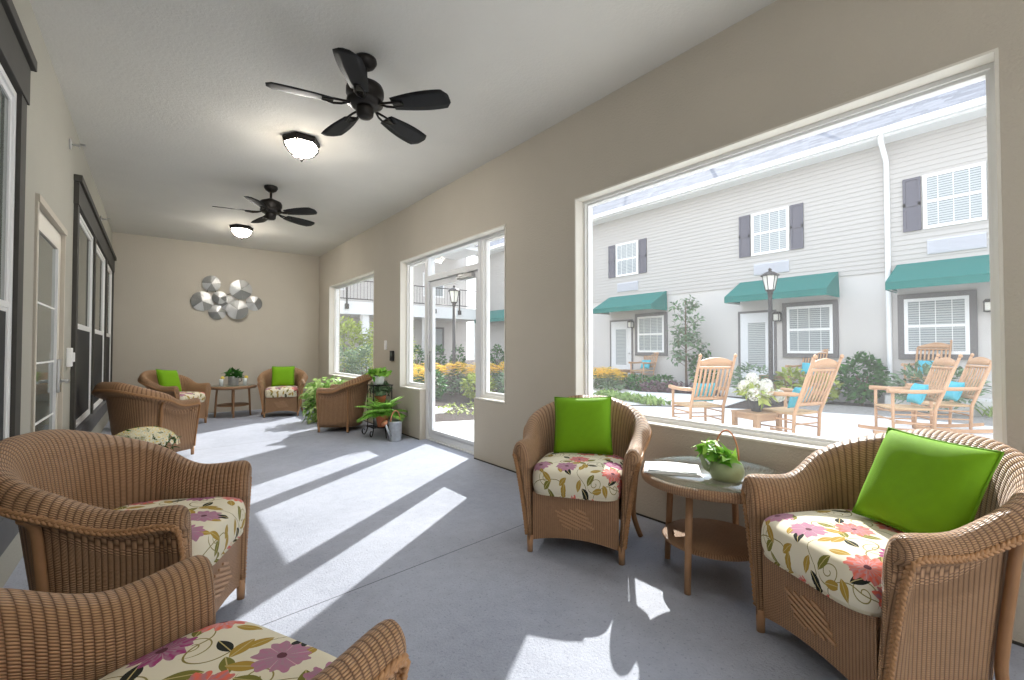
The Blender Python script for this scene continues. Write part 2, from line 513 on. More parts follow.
mb.bb(2.855, 2.955, DY0 + .055, DY1 - .055, 2.10, 2.17); mb.bb(2.855, 2.955, DY0 + .055, DY1 - .055, HEAD - .05, HEAD - e)
mb.bb(2.85, 2.96, DY0 + .055, DY1 - .055, .003, .018)
fin(mb.build('door_frame', 'alu'))
leafd = MB(); ya, yb = DY0 + .06, DY1 - .06
liner(2.88, 2.925, ya, yb, .024, 2.095, .075, leafd); leafd.bb(2.88, 2.925, ya + .07, yb - .07, .09, .14)
dl = fin(leafd.build('door_leaf', 'alu'))
mb = MB(); mb.tube([(2.86, yb - .035, .93), (2.845, yb - .035, .95), (2.845, yb - .035, 1.12), (2.86, yb - .035, 1.14)], .011, 8); mb.bb(2.865, 2.88, yb - .055, yb - .015, .9, 1.17)
fin(mb.build('door_handle', 'steel'), dl)
mb = MB(); mb.bb(2.83, 2.88, ya + .1, ya + .42, 2.03, 2.085, .006); mb.tube([(2.84, ya + .3, 2.09), (2.83, ya + .62, 2.10)], .009, 6)
fin(mb.build('door_closer', 'steel'))
mb = MB(); mb.bb(2.90, 2.906, ya + .07, yb - .07, .13, 2.03); mb.bb(2.9, 2.906, DY0 + .055, DY1 - .055, 2.17, HEAD - .05)
mb.bb(2.905, 2.911, SY0 + .07, DY0 - .07, .72, HEAD - .07); mb.bb(2.905, 2.911, DY1 + .07, SY1 - .07, .72, HEAD - .07)
fin(mb.build('door_glass', 'glass'))

# eave outside the window wall
mb = MB(); mb.bb(XO, 3.4, YN - .6, YF + .6, 3.2, 3.26); mb.bb(3.36, 3.4, YN - .6, YF + .6, 3.16, 3.36)
struct(mb.build('roof_eave', 'exwhite'), 'white soffit of the porch roof above the windows', 'eave')

# left wall joinery: double hung windows in dark trim, and the side door
def hung_window(n, y0, y1, z0, z1, cuts, label, sillz):
    root = bpy.data.objects.new('window_%d' % n, None); C.objects.link(root); root.location = (XL, (y0 + y1) / 2, z0)
    struct(root, label, 'window'); inv = Matrix.Translation(-root.location)
    def fin(o): o.parent = root; o.matrix_parent_inverse = inv
    mb = MB(); x0, x1 = XL + .001, XL + .03
    for y in [y0 - .05] + cuts + [y1 + .05]: mb.bb(x0, x1, y - .06, y + .06, sillz, z1)
    fin(mb.build('casing', 'trim'))
    mb = MB(); mb.bb(x0, x1 + .008, y0 - .13, y1 + .13, z1, z1 + .2, .003); mb.bb(x0, x1 + .03, y0 - .15, y1 + .15, z1 + .2, z1 + .26, .004)
    fin(mb.build('header_trim', 'trim'))
    mb = MB(); mb.bb(x0, x1 + .02, y0 - .13, y1 + .13, sillz - .16, sillz, .003)
    fin(mb.build('window_sill', 'trim2'))
    ed = [y0 + .012] + [c for q in cuts for c in (q - .062, q + .062)] + [y1 - .012]
    fr, gl, sc = MB(), MB(), MB(); zm = z0 + (z1 - z0) * .46
    for a, b in zip(ed[::2], ed[1::2]):
        liner(XL - .03, XL + .012, a, b, z0 + .006, z1 - .006, .032, fr)
        liner(XL - .02, XL + .002, a + .032, b - .032, zm, z1 - .038, .03, fr); liner(XL - .012, XL + .008, a + .032, b - .032, z0 + .038, zm + .05, .03, fr)
        gl.bb(XL - .012, XL - .006, a + .06, b - .06, zm + .028, z1 - .066); sc.bb(XL - .004, XL + .001, a + .06, b - .06, z0 + .066, zm + .022)
    fin(fr.build('sash', 'white')); fin(gl.build('window_glass', 'dglass')); fin(sc.build('insect_screen', 'screen'))
hung_window(3, *W3, [2.53], 'near dark trimmed sash window at the picture edge', .42)
hung_window(4, *W4, [7.2, 8.85], 'three dark trimmed sash windows in a row beyond the side door', .45)
root = bpy.data.objects.new('door_2', None); C.objects.link(root); root.location = (XL, 4.55, 0)
struct(root, 'cream side door with narrow glass lite and lever handle', 'door'); inv = Matrix.Translation(-root.location)
mb = MB(); y0, y1 = LD[0] + .004, LD[1] - .004
mb.bb(XL - .14, XL + .012, y0, y0 + .045, .004, 2.156); mb.bb(XL - .14, XL + .012, y1 - .045, y1, .004, 2.156); mb.bb(XL - .14, XL + .02, y0, y1, 2.112, 2.156)
fin(mb.build('door_frame', 'wall'))
mb = MB(); liner(XL - .055, XL - .012, y0 + .05, y1 - .05, .01, 2.105, .13, mb)
mb.bb(XL - .055, XL - .012, y0 + .17, y1 - .17, .13, .3); inv = Matrix.Translation(-root.location); dl = fin(mb.build('door_leaf', 'doorpaint'))
mb = MB(); mb.bb(XL - .032, XL - .024, y0 + .175, y1 - .175, .295, 1.98); fin(mb.build('door_glass', 'dglass'))
mb = MB()
for z in (.7, 1.1, 1.5): mb.bb(XL - .024, XL - .019, y0 + .18, y1 - .18, z, z + .012)
mb.bb(XL - .028, XL - .008, y0 + .178, y0 + .19, .3, 1.97); mb.bb(XL - .028, XL - .008, y1 - .19, y1 - .178, .3, 1.97)
fin(mb.build('muntin', 'white'))
mb = MB(); yh = y1 - .115; mb.bb(XL - .012, XL + .01, yh - .03, yh + .03, .86, 1.12, .006)
mb.tube([(XL + .01, yh, .95), (XL + .055, yh, .95)], .012, 8); mb.tube([(XL + .055, yh, .95), (XL + .057, yh - .12, .945)], .01, 8)
fin(mb.build('door_handle', 'steel'), dl)

# skirting lines
mb = MB()
for a, b in ((YN, DY0 - .01), (DY1 + .01, YF)): mb.bb(XR - .008, XR - .0005, a, b, .001, .012)
struct(mb.build('baseboard_right', 'trim'), 'thin dark joint strip along the window wall', 'baseboard')
mb = MB(); mb.bb(XL, XR - .01, YF - .008, YF - .0005, .001, .06)
struct(mb.build('baseboard_far', 'wall'), 'low tan baseboard along the end wall', 'baseboard')

# small fittings on the walls
def on_wall(name, label, cat, parts, loc):
    t = thing(name, label, cat, loc)
    for n, mb, m in parts: mb.build(n, m, t)
    return t
a = MB().bb(-.03, 0, -.055, .055, -.075, .075, .006); b = MB().bb(-.036, -.03, -.035, .035, .0, .05); c = MB().bb(-.036, -.031, -.03, .03, -.05, -.02)
on_wall('card_reader', 'black card reader mounted beside the glass door', 'card reader', [('body', a, 'black'), ('keypad', c, 'screen'), ('display', b, 'dglass')], (XR - .001, 6.37, 1.10))
a = MB().bb(-.012, 0, -.04, .04, -.07, .07, .004); b = MB().bb(-.02, -.012, -.006, .006, -.012, .012)
on_wall('light_switch', 'white light switch plate above the black card reader', 'switch', [('plate', a, 'white'), ('toggle', b, 'white')], (XR - .001, 6.63, 1.26))
a = MB().bb(0, .035, -.04, .04, -.08, .08, .006); b = MB().bb(.035, .05, -.02, .02, -.04, .04, .004)
on_wall('door_sensor', 'white wall control box between side door and triple windows', 'control box', [('housing', a, 'white'), ('button', b, 'white')], (XL + .001, 5.37, 1.13))
for y, lab in ((5.3, 'chrome sidewall sprinkler head above the side door'), (8.1, 'chrome sidewall sprinkler head above the triple windows')):
    a = MB().lathe([(.045, 0), (.045, .008), (.02, .014)], ax='x', n=16); b = MB().tube([(.01, 0, 0), (.06, 0, 0)], .009, 8)
    c = MB().bb(.06, .1, -.022, .022, .012, .016); c.bb(.06, .064, -.02, .02, -.02, .016)
    on_wall('sprinkler_head', lab, 'sprinkler', [('escutcheon', a, 'steel'), ('nozzle', b, 'steel'), ('deflector', c, 'steel')], (XL + .001, y, 2.93))

# ------------------------------------------------------------------ ceiling fans and lamps
def fan(x, y, label, a0):
    t = thing('ceiling_fan', label, 'ceiling fan', (x, y, H - .001), 0, 'dark ceiling fans')
    MB().lathe([(.005, 0), (.075, 0), (.078, -.02), (.06, -.05), (.03, -.07)], n=28).build('canopy', 'bronze', t)
    MB().tube([(0, 0, -.06), (0, 0, -.17)], .014, 10).build('downrod', 'bronze', t)
    MB().lathe([(.03, -.15), (.06, -.165), (.115, -.19), (.125, -.215), (.125, -.25), (.11, -.275), (.12, -.29), (.12, -.31), (.08, -.335), (.02, -.34)], n=32).build('motor', 'bronze', t)
    MB().lathe([(.06, -.33), (.06, -.35), (.055, -.39), (.04, -.405), (.005, -.41)], n=24).build('switch_cap', 'bronze', t)
    for k in range(5):
        a = a0 + k * 72 * PI / 180; R = Matrix.Rotation(a, 3, 'Z'); T = Matrix.Rotation(math.radians(-13), 3, 'X')
        mb = MB(); rows = []
        for i in range(13):
            s = i / 12; xx = .20 + .40 * s
            w = (.056 + .032 * math.sin(PI * min(1, s * .75))) * (1 if s < .9 else math.sqrt(max(.12, 1 - ((s - .9) / .1) ** 2 * .75)))
            rows.append([R @ (T @ Vector((0, yy * w, zz)) + Vector((xx, 0, -.325))) for yy, zz in ((-1, -.003), (-.5, .003), (.5, .003), (1, -.003), (.5, -.005), (-.5, -.005))])
        V = mb.grid(rows, close_v=True); mb.bm.faces.new(V[0]); mb.bm.faces.new(V[-1])
        bl = mb.build('blade', 'blade', t)
        mb = MB()
        for sy in (-1, 1): mb.tube([R @ Vector((.10, 0, -.318)), R @ Vector((.15, .022 * sy, -.33)), R @ Vector((.20, .03 * sy, -.335)), R @ Vector((.27, .012 * sy, -.333))], .008, 6)
        mb.box(R @ Vector((.24, 0, -.333)), (.07, .045, .008), R); mb.build('blade_iron', 'bronze', bl)
    return t
fan(1.115, 3.05, 'nearer of the two dark ceiling fans, five blades', math.radians(24))
fan(1.10, 6.18, 'farther dark ceiling fan between the two ceiling lamps', math.radians(24))

def lamp(x, y, label, bottom='lampbright'):
    t = thing('ceiling_lamp', label, 'ceiling lamp', (x, y, H - .001), 0, 'hexagonal flush ceiling lamps')
    hexa = lambda r, z, ph=0: [Vector((r * math.cos(PI / 3 * k + ph), r * math.sin(PI / 3 * k + ph), z)) for k in range(6)]
    mb = MB(); V = mb.grid([hexa(.02, 0), hexa(.165, 0), hexa(.17, -.02), hexa(.155, -.055), hexa(.15, -.055)], close_v=True); mb.build('rim', 'bronze', t, smooth=False)
    mb = MB(); mb.grid([hexa(.148, -.05), hexa(.14, -.09), hexa(.105, -.135)], close_v=True); sh = mb.build('shade', 'lampglass', t, smooth=False)
    mb = MB(); mb.grid([hexa(.105, -.135), hexa(.055, -.165), hexa(.006, -.175)], close_v=True); mb.build('shade_bottom', bottom, sh, smooth=False)
    mb = MB()
    for k in range(6):
        a = PI / 3 * k; c_ = lambda r, z: (r * math.cos(a), r * math.sin(a), z)
        mb.tube([c_(.152, -.05), c_(.145, -.092), c_(.11, -.138), c_(.058, -.169), c_(.004, -.18)], .0075, 6)
    mb.build('rib', 'bronze', t)
    MB().lathe([(.004, -.172), (.016, -.18), (.012, -.195), (.014, -.2), (.004, -.215)], n=12).build('finial', 'bronze', t)
    return t
lamp(1.075, 4.6, 'lit hexagonal ceiling lamp between the two fans')
lamp(1.09, 8.5, 'lit hexagonal ceiling lamp nearest the end wall')
for x, y, lab in ((.3, -1.3, 'added fill lamp behind the viewer on the door side'), (1.9, -1.3, 'added fill lamp behind the viewer on the window side'), (.3, -2.7, 'added fill lamp at the open end, door side'), (1.9, -2.7, 'added fill lamp at the open end, window side')):
    lamp(x, y, lab, 'lampfill')  # unseen lamps added as fill light for the room

# ------------------------------------------------------------------ wicker armchair (faces +X)
def chair_path():
    pts = []
    xf, hw = .33, .265
    for i in range(9): pts.append((xf - (xf - .0) * i / 9, hw))
    for i in range(41):
        a = PI / 2 + PI * i / 40
        ca, sa = math.cos(a), math.sin(a)
        pts.append((-.175 * abs(ca) ** (2 / 2.4), hw * abs(sa) ** (2 / 2.4) * (1 if sa >= 0 else -1)))
    for i in range(1, 10): pts.append((xf * i / 9, -hw))
    P = [Vector((x, y)) for x, y in pts]; L = [0]
    for a, b in zip(P, P[1:]): L.append(L[-1] + (b - a).length)
    N = 112; out = []
    for k in range(N + 1):
        d = L[-1] * k / N; i = 0
        while i < len(L) - 2 and L[i + 1] < d: i += 1
        t = (d - L[i]) / max(1e-9, L[i + 1] - L[i])
        out.append((P[i].lerp(P[i + 1], t), d))
    # light smoothing of the positions
    q = [p for p, _ in out]
    for _ in range(6): q = [q[0]] + [(q[i - 1] + q[i] * 2 + q[i + 1]) / 4 for i in range(1, N)] + [q[-1]]
    res = []
    for i in range(N + 1):
        t = (q[min(i + 1, N)] - q[max(i - 1, 0)]).normalized()
        res.append((q[i], Vector((t.y, -t.x)), out[i][1]))
    return res
PATH = chair_path()
HALF = PATH[-1][2] / 2
def chair_sec(p):
    """height, back factor and lean of the shell at plan point p"""
    d = min(PATH, key=lambda q: (q[0] - p).length_squared)[2]
    a = abs(d - HALF) / HALF; s = smoothstep((.78 - a) / .70)
    return .638 + .228 * s + .008 * smoothstep((a - .8) / .2), s, .028 + .085 * s
def rim_k(s): return 1.14 + .44 * s
def chair_prof(h, s, fr=0):
    k = rim_k(s); ow = lambda z: .016 + fr * .052 * max(0, (z - .08) / (h - .16)) ** 1.4
    base = [(-.013, .085), (-.013, .30), (-.015, .45), (-.017, h - .14 * k), (-.013, h - .07 * k), (.004, h - .02 * k), (.030 * k, h), (.054 * k, h - .010 * k), (.070 * k, h - .036 * k),
            (.071 * k, h - .062 * k), (.056 * k, h - .078 * k), (max(.034 * k, ow(h - .1) * .95), h - .080 * k), (max(.020, ow(h - .115)), h - .098 * k), (ow(h - .17), h - .17), (ow((h + .1) * .5), (h + .1) * .5), (ow(.07), .07)]
    return crom(base, 3)
def chair_pt(p, n, h, lean, off, z):
    q = p + n * (off + lean * max(0, (z - .085)) / (h - .085)); return Vector((q.x, q.y, z))
def make_chair(label, group):
    t = thing('wicker_armchair', label, 'armchair', (0, 0, 0), 0, group)
    mb = MB(); cols, us = [], []
    for p, n, d in PATH:
        h, s, ln = chair_sec(p)
        fr = smoothstep((abs(d - HALF) / HALF - .88) / .12); cols.append([chair_pt(p, n, h, ln, o, z) for o, z in chair_prof(h, s, fr)]); us.append(d)
    m = len(cols[0])
    # rounded ends of the arms
    def end(col, sign, u0):
        p, n, d = PATH[0] if sign > 0 else PATH[-1]
        h, s, ln = chair_sec(p); pr = chair_prof(h, s, 1); out, uu = [], []
        for k in range(1, 6):
            th = PI / 2 * k / 5; r = .034; ins = r * (1 - math.cos(th)); f = r * math.sin(th)
            row = []
            for (o, z) in pr:
                zc = min(z, h - .04); oc = -.002 + .028 * max(0, (min(z, h - .08) - .08) / (h - .16)) ** 1.4
                dv = Vector((oc - o, zc - z)); L = dv.length
                if L > 1e-6: dv = dv / L * min(ins, L * .75)
                row.append(chair_pt(p, n, h, ln, o + dv.x, z + dv.y) + Vector((f, 0, 0)))
            out.append(row); uu.append(u0 - sign * r * th)
        return out, uu
    e0, u0 = end(cols[0], 1, us[0]); e1, u1 = end(cols[-1], -1, us[-1])
    allc = e0[::-1] + cols + e1; U = u0[::-1] + us + u1
    mid = allc[len(allc) // 2]; vv = [0]
    for a, b in zip(mid, mid[1:]): vv.append(vv[-1] + (b - a).length)
    V = mb.grid(allc, lambda i, j: (U[i], vv[j]))
    for i in range(len(V) - 1):
        f = mb.bm.faces.new((V[i][0], V[i][-1], V[i + 1][-1], V[i + 1][0]))
    for row in (V[0], V[-1]):          # end faces, bridged across the profile
        for j in range(m // 2):
            a, b, c, d = row[j], row[j + 1], row[m - 2 - j], row[m - 1 - j]
            q = [a, b, c, d] if len({a, b, c, d}) == 4 else None
            if q:
                try:
                    f = mb.bm.faces.new(q); f.smooth = True
                    for l in f.loops: l[mb.uv].uv = (l.vert.co.y * 1.0, l.vert.co.z)
                except ValueError: pass
    mb.build('woven_shell', 'wicker', t)
    # front apron with arched edge and stepped diamond
    mb = MB(); xf = .345
    def ap(y, v):
        zb = .07 + .035 * (1 - (y / .25) ** 2); z = zb + (.352 - zb) * v; return Vector((xf + .008 * (1 - (y / .25) ** 2), y, z))
    R = [[ap(-.25 + .5 * i / 24, j / 8) for j in range(9)] for i in range(25)]
    mb.grid(R, lambda i, j: (.5 * i / 24, .27 * j / 8))
    mb.grid([[p - Vector((.02, 0, 0)) for p in r] for r in R], lambda i, j: (.5 * i / 24, .27 * j / 8))
    mb.grid([[R[i][0], R[i][0] - Vector((.02, 0, 0))] for i in range(25)])
    for k in range(7):                  # raised slanting bars of the diamond
        wy = .112 - abs(k - 3) * .028; zc = .22 + (k - 3) * .016 ; yc = (k - 3) * .014
        y0, y1 = yc - wy, yc + wy; xs = xf + .006
        pts = [(y0, zc + wy * .36 - .0055), (y1, zc - wy * .36 - .0055), (y1, zc - wy * .36 + .0055), (y0, zc + wy * .36 + .0055)]
        nf = len(mb.bm.faces); mb.prism([(a, b) for a, b in pts], 'x', xs, xs + .008); mb.bm.faces.ensure_lookup_table()
        for f in mb.bm.faces[nf:]:
            for l in f.loops: l[mb.uv].uv = (.0055, .00275)
    mb.build('front_apron', 'wickerflat', t)
    # braid along the lip and down the arm fronts
    mb = MB(); path = []
    for sgn, (p, n, d) in ((1, PATH[0]), (-1, PATH[-1])):
        h, s, ln = chair_sec(p)
        leg = [chair_pt(p, n, h, ln, .017 + .052 * ((z - .08) / (h - .16)) ** 1.4, z) + Vector((.022, 0, 0)) for z in (.09, .2, .3, .4, .5)] + [chair_pt(p, n, h, ln, .076, h - .075) + Vector((.014, 0, 0))]
        if sgn > 0:
            path += leg
            for p2, n2, _ in PATH[2:-2:2]:
                h2, s2, l2 = chair_sec(p2); k = rim_k(s2)
                path.append(chair_pt(p2, n2, h2, l2, .073 * k, h2 - .052 * k))
        else: path += leg[::-1]
    fine = [Vector(q) for q in crom([tuple(p) for p in path], 6)]
    L = [0]
    for a, b in zip(fine, fine[1:]): L.append(L[-1] + (b - a).length)
    pitch = .05; step = pitch / 9; res = []; i = 0
    for k in range(int(L[-1] / step)):
        d = k * step
        while L[i + 1] < d: i += 1
        f = (d - L[i]) / max(1e-9, L[i + 1] - L[i]); res.append((fine[i].lerp(fine[i + 1], f), (fine[i + 1] - fine[i]).normalized(), d))
    for st in range(3):
        pts = []
        for q, tg, d in res:
            w = 2 * PI * d / pitch + st * 2 * PI / 3
            up = Vector((0, 0, 1)) if abs(tg.z) < .8 else Vector((0, 1, 0))
            sd = tg.cross(up).normalized(); nn = sd.cross(tg)
            pts.append(q + nn * math.sin(w) * .008 + sd * math.sin(2 * w) * .0035)
        mb.tube(pts, .0062, 5)
    mb.build('braid', 'braid', t)
    # frame: two front feet, two curved rear poles
    for sy in (1, -1):
        MB().tube([(.345, .266 * sy, .095), (.345, .266 * sy, .0005)], [.019, .017], 10).build('front_foot', 'lightpole', t)
    for i in (31, len(PATH) - 1 - 31):
        p, n, _ = PATH[i]; h, s, ln = chair_sec(p)
        k = rim_k(s); off = lambda z, o: chair_pt(p, n, h, 0, o, z)
        q = crom([tuple(off(h - .07 * k, ln + .05 * k)), tuple(off(.6, ln * .8 + .04)), tuple(off(.45, ln * .5 + .04)), tuple(off(.28, ln * .2 + .042)), tuple(off(.14, .05)), tuple(off(.0, .095))], 4)
        q = q[:-1] + [(q[-1][0], q[-1][1], .004)]
        MB().tube(q, .0165, 10).build('rear_leg', 'pole', t)
    # seat deck and cushion
    mb = MB(); ring = [p - n * .024 for p, n, _ in PATH[::4]]
    mb.prism([(q.x, q.y) for q in ring], 'z', .325, .345); mb.build('seat_deck', 'lightpole', t)
    mb = MB(); out = []
    for i in range(64):
        a = 2 * PI * i / 64; ca, sa = math.cos(a), math.sin(a)
        e = 2 / 6 if ca > 0 else 2 / 2.6
        x = (.372 if ca > 0 else .172) * abs(ca) ** e * (1 if ca > 0 else -1); y = .268 * abs(sa) ** (2 / (6 if ca > 0 else 2.6)) * (1 if sa > 0 else -1)
        out.append(Vector((x + .02, y)))
    pr = [(0, .347), (.9, .348), (.965, .354), (1.0, .38), (1.008, .425), (.994, .468), (.955, .494), (.8, .51), (.5, .517), (.25, .519), (0.02, .52)]
    pr = crom(pr, 2); rows = []; vv = []
    for r, z in pr: rows.append([Vector((q.x * max(r, .02) + .0, q.y * max(r, .02), z)) for q in out])
    def uvf(i, j):
        r, z = pr[i]; q = out[j % 64]; d = max(0, (.494 - z)) * .9
        dir_ = q.normalized() if q.length else q
        u = q * r + dir_ * d
        return (u.y + 1.03, u.x + .66)
    V = mb.grid(rows, uvf, close_v=True); mb.bm.faces.new(V[-1])
    cu = mb.build('seat_cushion', 'floral', t); cu['label'] = 'cream floral seat cushion'
    return t

def pillow_mesh():
    me = MB(); n = 22; S = .19
    def pt(i, j, side):
        a, b = -1 + 2 * i / n, -1 + 2 * j / n
        th = .068 * (max(0, (1 - a ** 4)) * max(0, (1 - b ** 4))) ** .62
        k = 1 - .055 * (1 - abs(a) ** 2) * abs(b) ** 2; k2 = 1 - .055 * (1 - abs(b) ** 2) * abs(a) ** 2
        return Vector((side * th, a * S * k2, b * S * k))
    for side in (1, -1): me.grid([[pt(i, j, side) for j in range(n + 1)] for i in range(n + 1)])
    bmesh.ops.remove_doubles(me.bm, verts=me.bm.verts, dist=1e-5)
    edge = [pt(i, 0, 1) for i in range(n)] + [pt(n, j, 1) for j in range(n)] + [pt(n - i, n, 1) for i in range(n)] + [pt(0, n - j, 1) for j in range(n)]
    return me, edge
def make_pillow(label, group):
    t = thing('throw_pillow', label, 'pillow', (0, 0, 0), 0, group)
    mb, edge = pillow_mesh(); mb.build('pillow_cover', 'green', t)
    MB().tube(edge, .0045, 6, closed=True).build('piping', 'piping', t)
    return t

G1, G2 = 'matching brown wicker armchairs', 'lime green throw pillows'
def face(dx, dy): return math.atan2(dy, dx)
SPOTS = [  # front middle x, y, facing, label
    (1.905, 1.85, (-.835, -.55), 'wicker armchair facing forward before the window wall, left of the glass topped table'),
    (1.905, .66, (-.88, .47), 'large wicker armchair with green pillow, right of the glass topped table'),
    (.24, 2.30, (.90, -.43), 'wicker armchair in full profile along the left wall, white flowers behind it'),
    (.262, 1.205, (.90, .43), 'cropped wicker armchair at the lower left corner'),
    (.205, 6.57, (.79, .61), 'wicker armchair with its back turned, behind the white flowers'),
    (.50, 8.70, (.74, -.67), 'wicker armchair with green pillow left of the far table'),
    (1.775, 8.86, (-.26, -.97), 'wicker armchair with green pillow in the far corner, right of the far table'),
    (2.01, 7.13, (-.84, .54), 'wicker armchair turned away beside the black plant stand'),
]
chair0 = make_chair(SPOTS[0][3], G1); CH = []
for k, (x, y, f, lab) in enumerate(SPOTS):
    r = face(*f); L = math.hypot(*f); c = (x - f[0] / L * .36, y - f[1] / L * .36, 0)
    if k == 0: chair0.location = c; chair0.rotation_euler = (0, 0, r); o = chair0
    else: o = dup(chair0, c, r, lab)
    CH.append((c, r))
pil0 = None
for k, lab, (lx, ly, tilt, yaw, roll) in ((0, 'green pillow on the armchair left of the glass topped table', (-.065, -.02, 18, 4, 2)), (1, 'large green pillow leaning in the armchair right of the glass topped table', (-.06, .07, 26, 2, -3)),
        (5, 'green pillow on the armchair left of the far table', (-.06, .0, 20, 0, -6)), (6, 'green pillow on the far corner armchair', (-.065, 0, 16, 0, 0))):
    c, r = CH[k]; lx, ly = lx, ly
    loc = (c[0] + lx * math.cos(r) - ly * math.sin(r), c[1] + lx * math.sin(r) + ly * math.cos(r), .516 + .178)
    if pil0 is None: pil0 = make_pillow(lab, G2); o = pil0
    else: o = dup(pil0, loc, 0, lab)
    o.location = loc
    o.rotation_euler = (Matrix.Rotation(r + math.radians(yaw), 3, 'Z') @ Matrix.Rotation(math.radians(-tilt), 3, 'Y') @ Matrix.Rotation(math.radians(roll), 3, 'X')).to_euler()

# ------------------------------------------------------------------ round wicker side tables
def make_table(label):
    t = thing('wicker_side_table', label, 'side table', (0, 0, 0), 0, 'two wicker side tables')
    def disc(r, zs, name, mat, th):
        mb = MB(); n = 56
        pr = [(.002, zs), (r * .5, zs), (r - .012, zs), (r, zs - .008), (r + .004, zs - th * .5), (r, zs - th + .006), (r - .015, zs - th), (.002, zs - th)]
        pr = [(r * .25, zs)] + pr[1:]
        pr = [(.002, zs)] + pr
        L = [0]
        for a, b in zip(pr, pr[1:]): L.append(L[-1] + math.hypot(b[0] - a[0], b[1] - a[1]))
        flat = lambda i, j: (pr[i][0] * math.cos(2 * PI * j / n) + 1, pr[i][0] * math.sin(2 * PI * j / n) + 1)
        rim = lambda i, j: (2 * PI * r * j / n, L[i])
        rows = [[Vector((a * math.cos(2 * PI * j / n), a * math.sin(2 * PI * j / n), z)) for j in range(n)] for a, z in pr]
        mb.grid(rows[:4], flat, close_v=True); mb.grid(rows[3:], lambda i, j: rim(i + 3, j), close_v=True)
        bmesh.ops.remove_doubles(mb.bm, verts=mb.bm.verts, dist=1e-5)
        return mb.build(name, mat, t)
    disc(.365, .545, 'table_top', 'wickerflat', .05); disc(.255, .215, 'lower_shelf', 'wickerflat', .028)
    MB().lathe([(.001, .5465), (.352, .5465), (.354, .5485), (.352, .5525), (.001, .5525)], n=56).build('glass_top', 'glass2', t)
    for k in range(4):
        a = PI / 4 + PI / 2 * k
        MB().tube([(.245 * math.cos(a), .245 * math.sin(a), .497), (.262 * math.cos(a), .262 * math.sin(a), .2), (.272 * math.cos(a), .272 * math.sin(a), .0005)], [.018, .017, .016], 12).build('leg', 'lightpole', t)
    return t
table0 = make_table('glass topped wicker side table between two armchairs by the large window')
TX, TY, TZ = 2.34, 1.25, .5535
table0.location = (TX, TY, 0); table0.rotation_euler = (0, 0, math.radians(47))
t2 = dup(table0, (1.12, 9.52, 0), math.radians(40), 'far wicker side table holding a planter and two tumblers')

# magazine on the near table
t = thing('magazine', 'white magazine lying on the glass topped side table', 'magazine', (2.19, 1.40, TZ), math.radians(-56))
mb = MB(); mb.bb(-.14, .14, -.108, .108, 0, .003, .0005); mb.build('back_cover', 'paper', t)
mb = MB(); mb.bb(-.137, .137, -.105, .105, .003, .009); mb.build('pages', 'whitepot', t)
mb = MB(); mb.grid([[Vector((-.14 + .28 * i / 8, -.108 + .216 * j, .0095 + .006 * math.sin(PI * i / 8) ** 2)) for j in (0, 1)] for i in range(9)]); mb.build('front_cover', 'paper', t)
mb = MB(); mb.bb(-.12, .12, -.1, -.06, .0096, .0165); mb.build('printed_band', 'paperedge', t)

# ------------------------------------------------------------------ plants
def foliage(mb, n, c, rad, L, W, r, up=.5, heart=False, shell=.55, bend=.35, seg=3, zmin=None):
    for _ in range(n):
        v = Vector((r.gauss(0, 1), r.gauss(0, 1), r.gauss(0, 1)))
        if v.length < 1e-3: continue
        v.normalize(); k = shell + (1 - shell) * r.random()
        p = Vector((v.x * rad[0] * k, v.y * rad[1] * k, v.z * rad[2] * k)) + Vector(c)
        if zmin is not None and p.z < zmin: continue
        d = Vector((v.x + r.uniform(-.6, .6), v.y + r.uniform(-.6, .6), v.z * .5 + up + r.uniform(-.5, .5)))
        s = r.uniform(.7, 1.25)
        mb.leaf(p, d, v + Vector((0, 0, .8)), L * s, W * s, bend, seg, heart)
def fern(mb, n, c, L, r, droop=1.0):
    for k in range(n):
        a = 2 * PI * k / n + r.uniform(-.3, .3); el = r.uniform(.25, 1.25); ll = L * r.uniform(.7, 1.1)
        prev = None; p = Vector(c)
        d = Vector((math.cos(a) * math.cos(el), math.sin(a) * math.cos(el), math.sin(el)))
        for i in range(14):
            q = p + d * ll / 14; d = (d + Vector((0, 0, -.085 * droop))).normalized()
            side = d.cross(Vector((0, 0, 1))); side = side.normalized() if side.length > .01 else Vector((1, 0, 0))
            w = ll * .26 * math.sin(PI * (i + 1.5) / 16.5)
            for s in (-1, 1): mb.leaf(p, side * s + d * .45, Vector((0, 0, 1)), w, w * .34, .2, 2)
            p = q

# teapot planter on the near table
t = thing('teapot_planter', 'pale green teapot planter with loop handle on the side table', 'planter', (2.235, 1.125, TZ), math.radians(125)); t.scale = (.9, .9, .9)
MB().lathe([(.055, 0), (.075, .004), (.088, .03), (.09, .06), (.078, .095), (.055, .112), (.05, .118), (.046, .112), (.046, .09)], n=32).build('pot_body', 'celadon', t)
MB().tube(crom([(.075, 0, .05), (.105, 0, .065), (.118, 0, .095), (.135, 0, .13)], 4), [.02] * 4 + [.017] * 4 + [.013] * 5, 10).build('spout', 'celadon', t)
MB().tube([(.062 * math.cos(a), 0, .105 + .165 * math.sin(a)) for a in [PI * k / 20 for k in range(21)]], .0045, 8).build('loop_handle', 'copper', t)
r = random.Random(3); mb = MB(); foliage(mb, 46, (.015, 0, .12), (.06, .055, .035), .065, .05, r, .35, True, .4, .5)
foliage(mb, 22, (.085, .0, .16), (.035, .035, .05), .06, .05, r, .4, True, .4, .5)
mb.build('foliage', 'leaf', t)

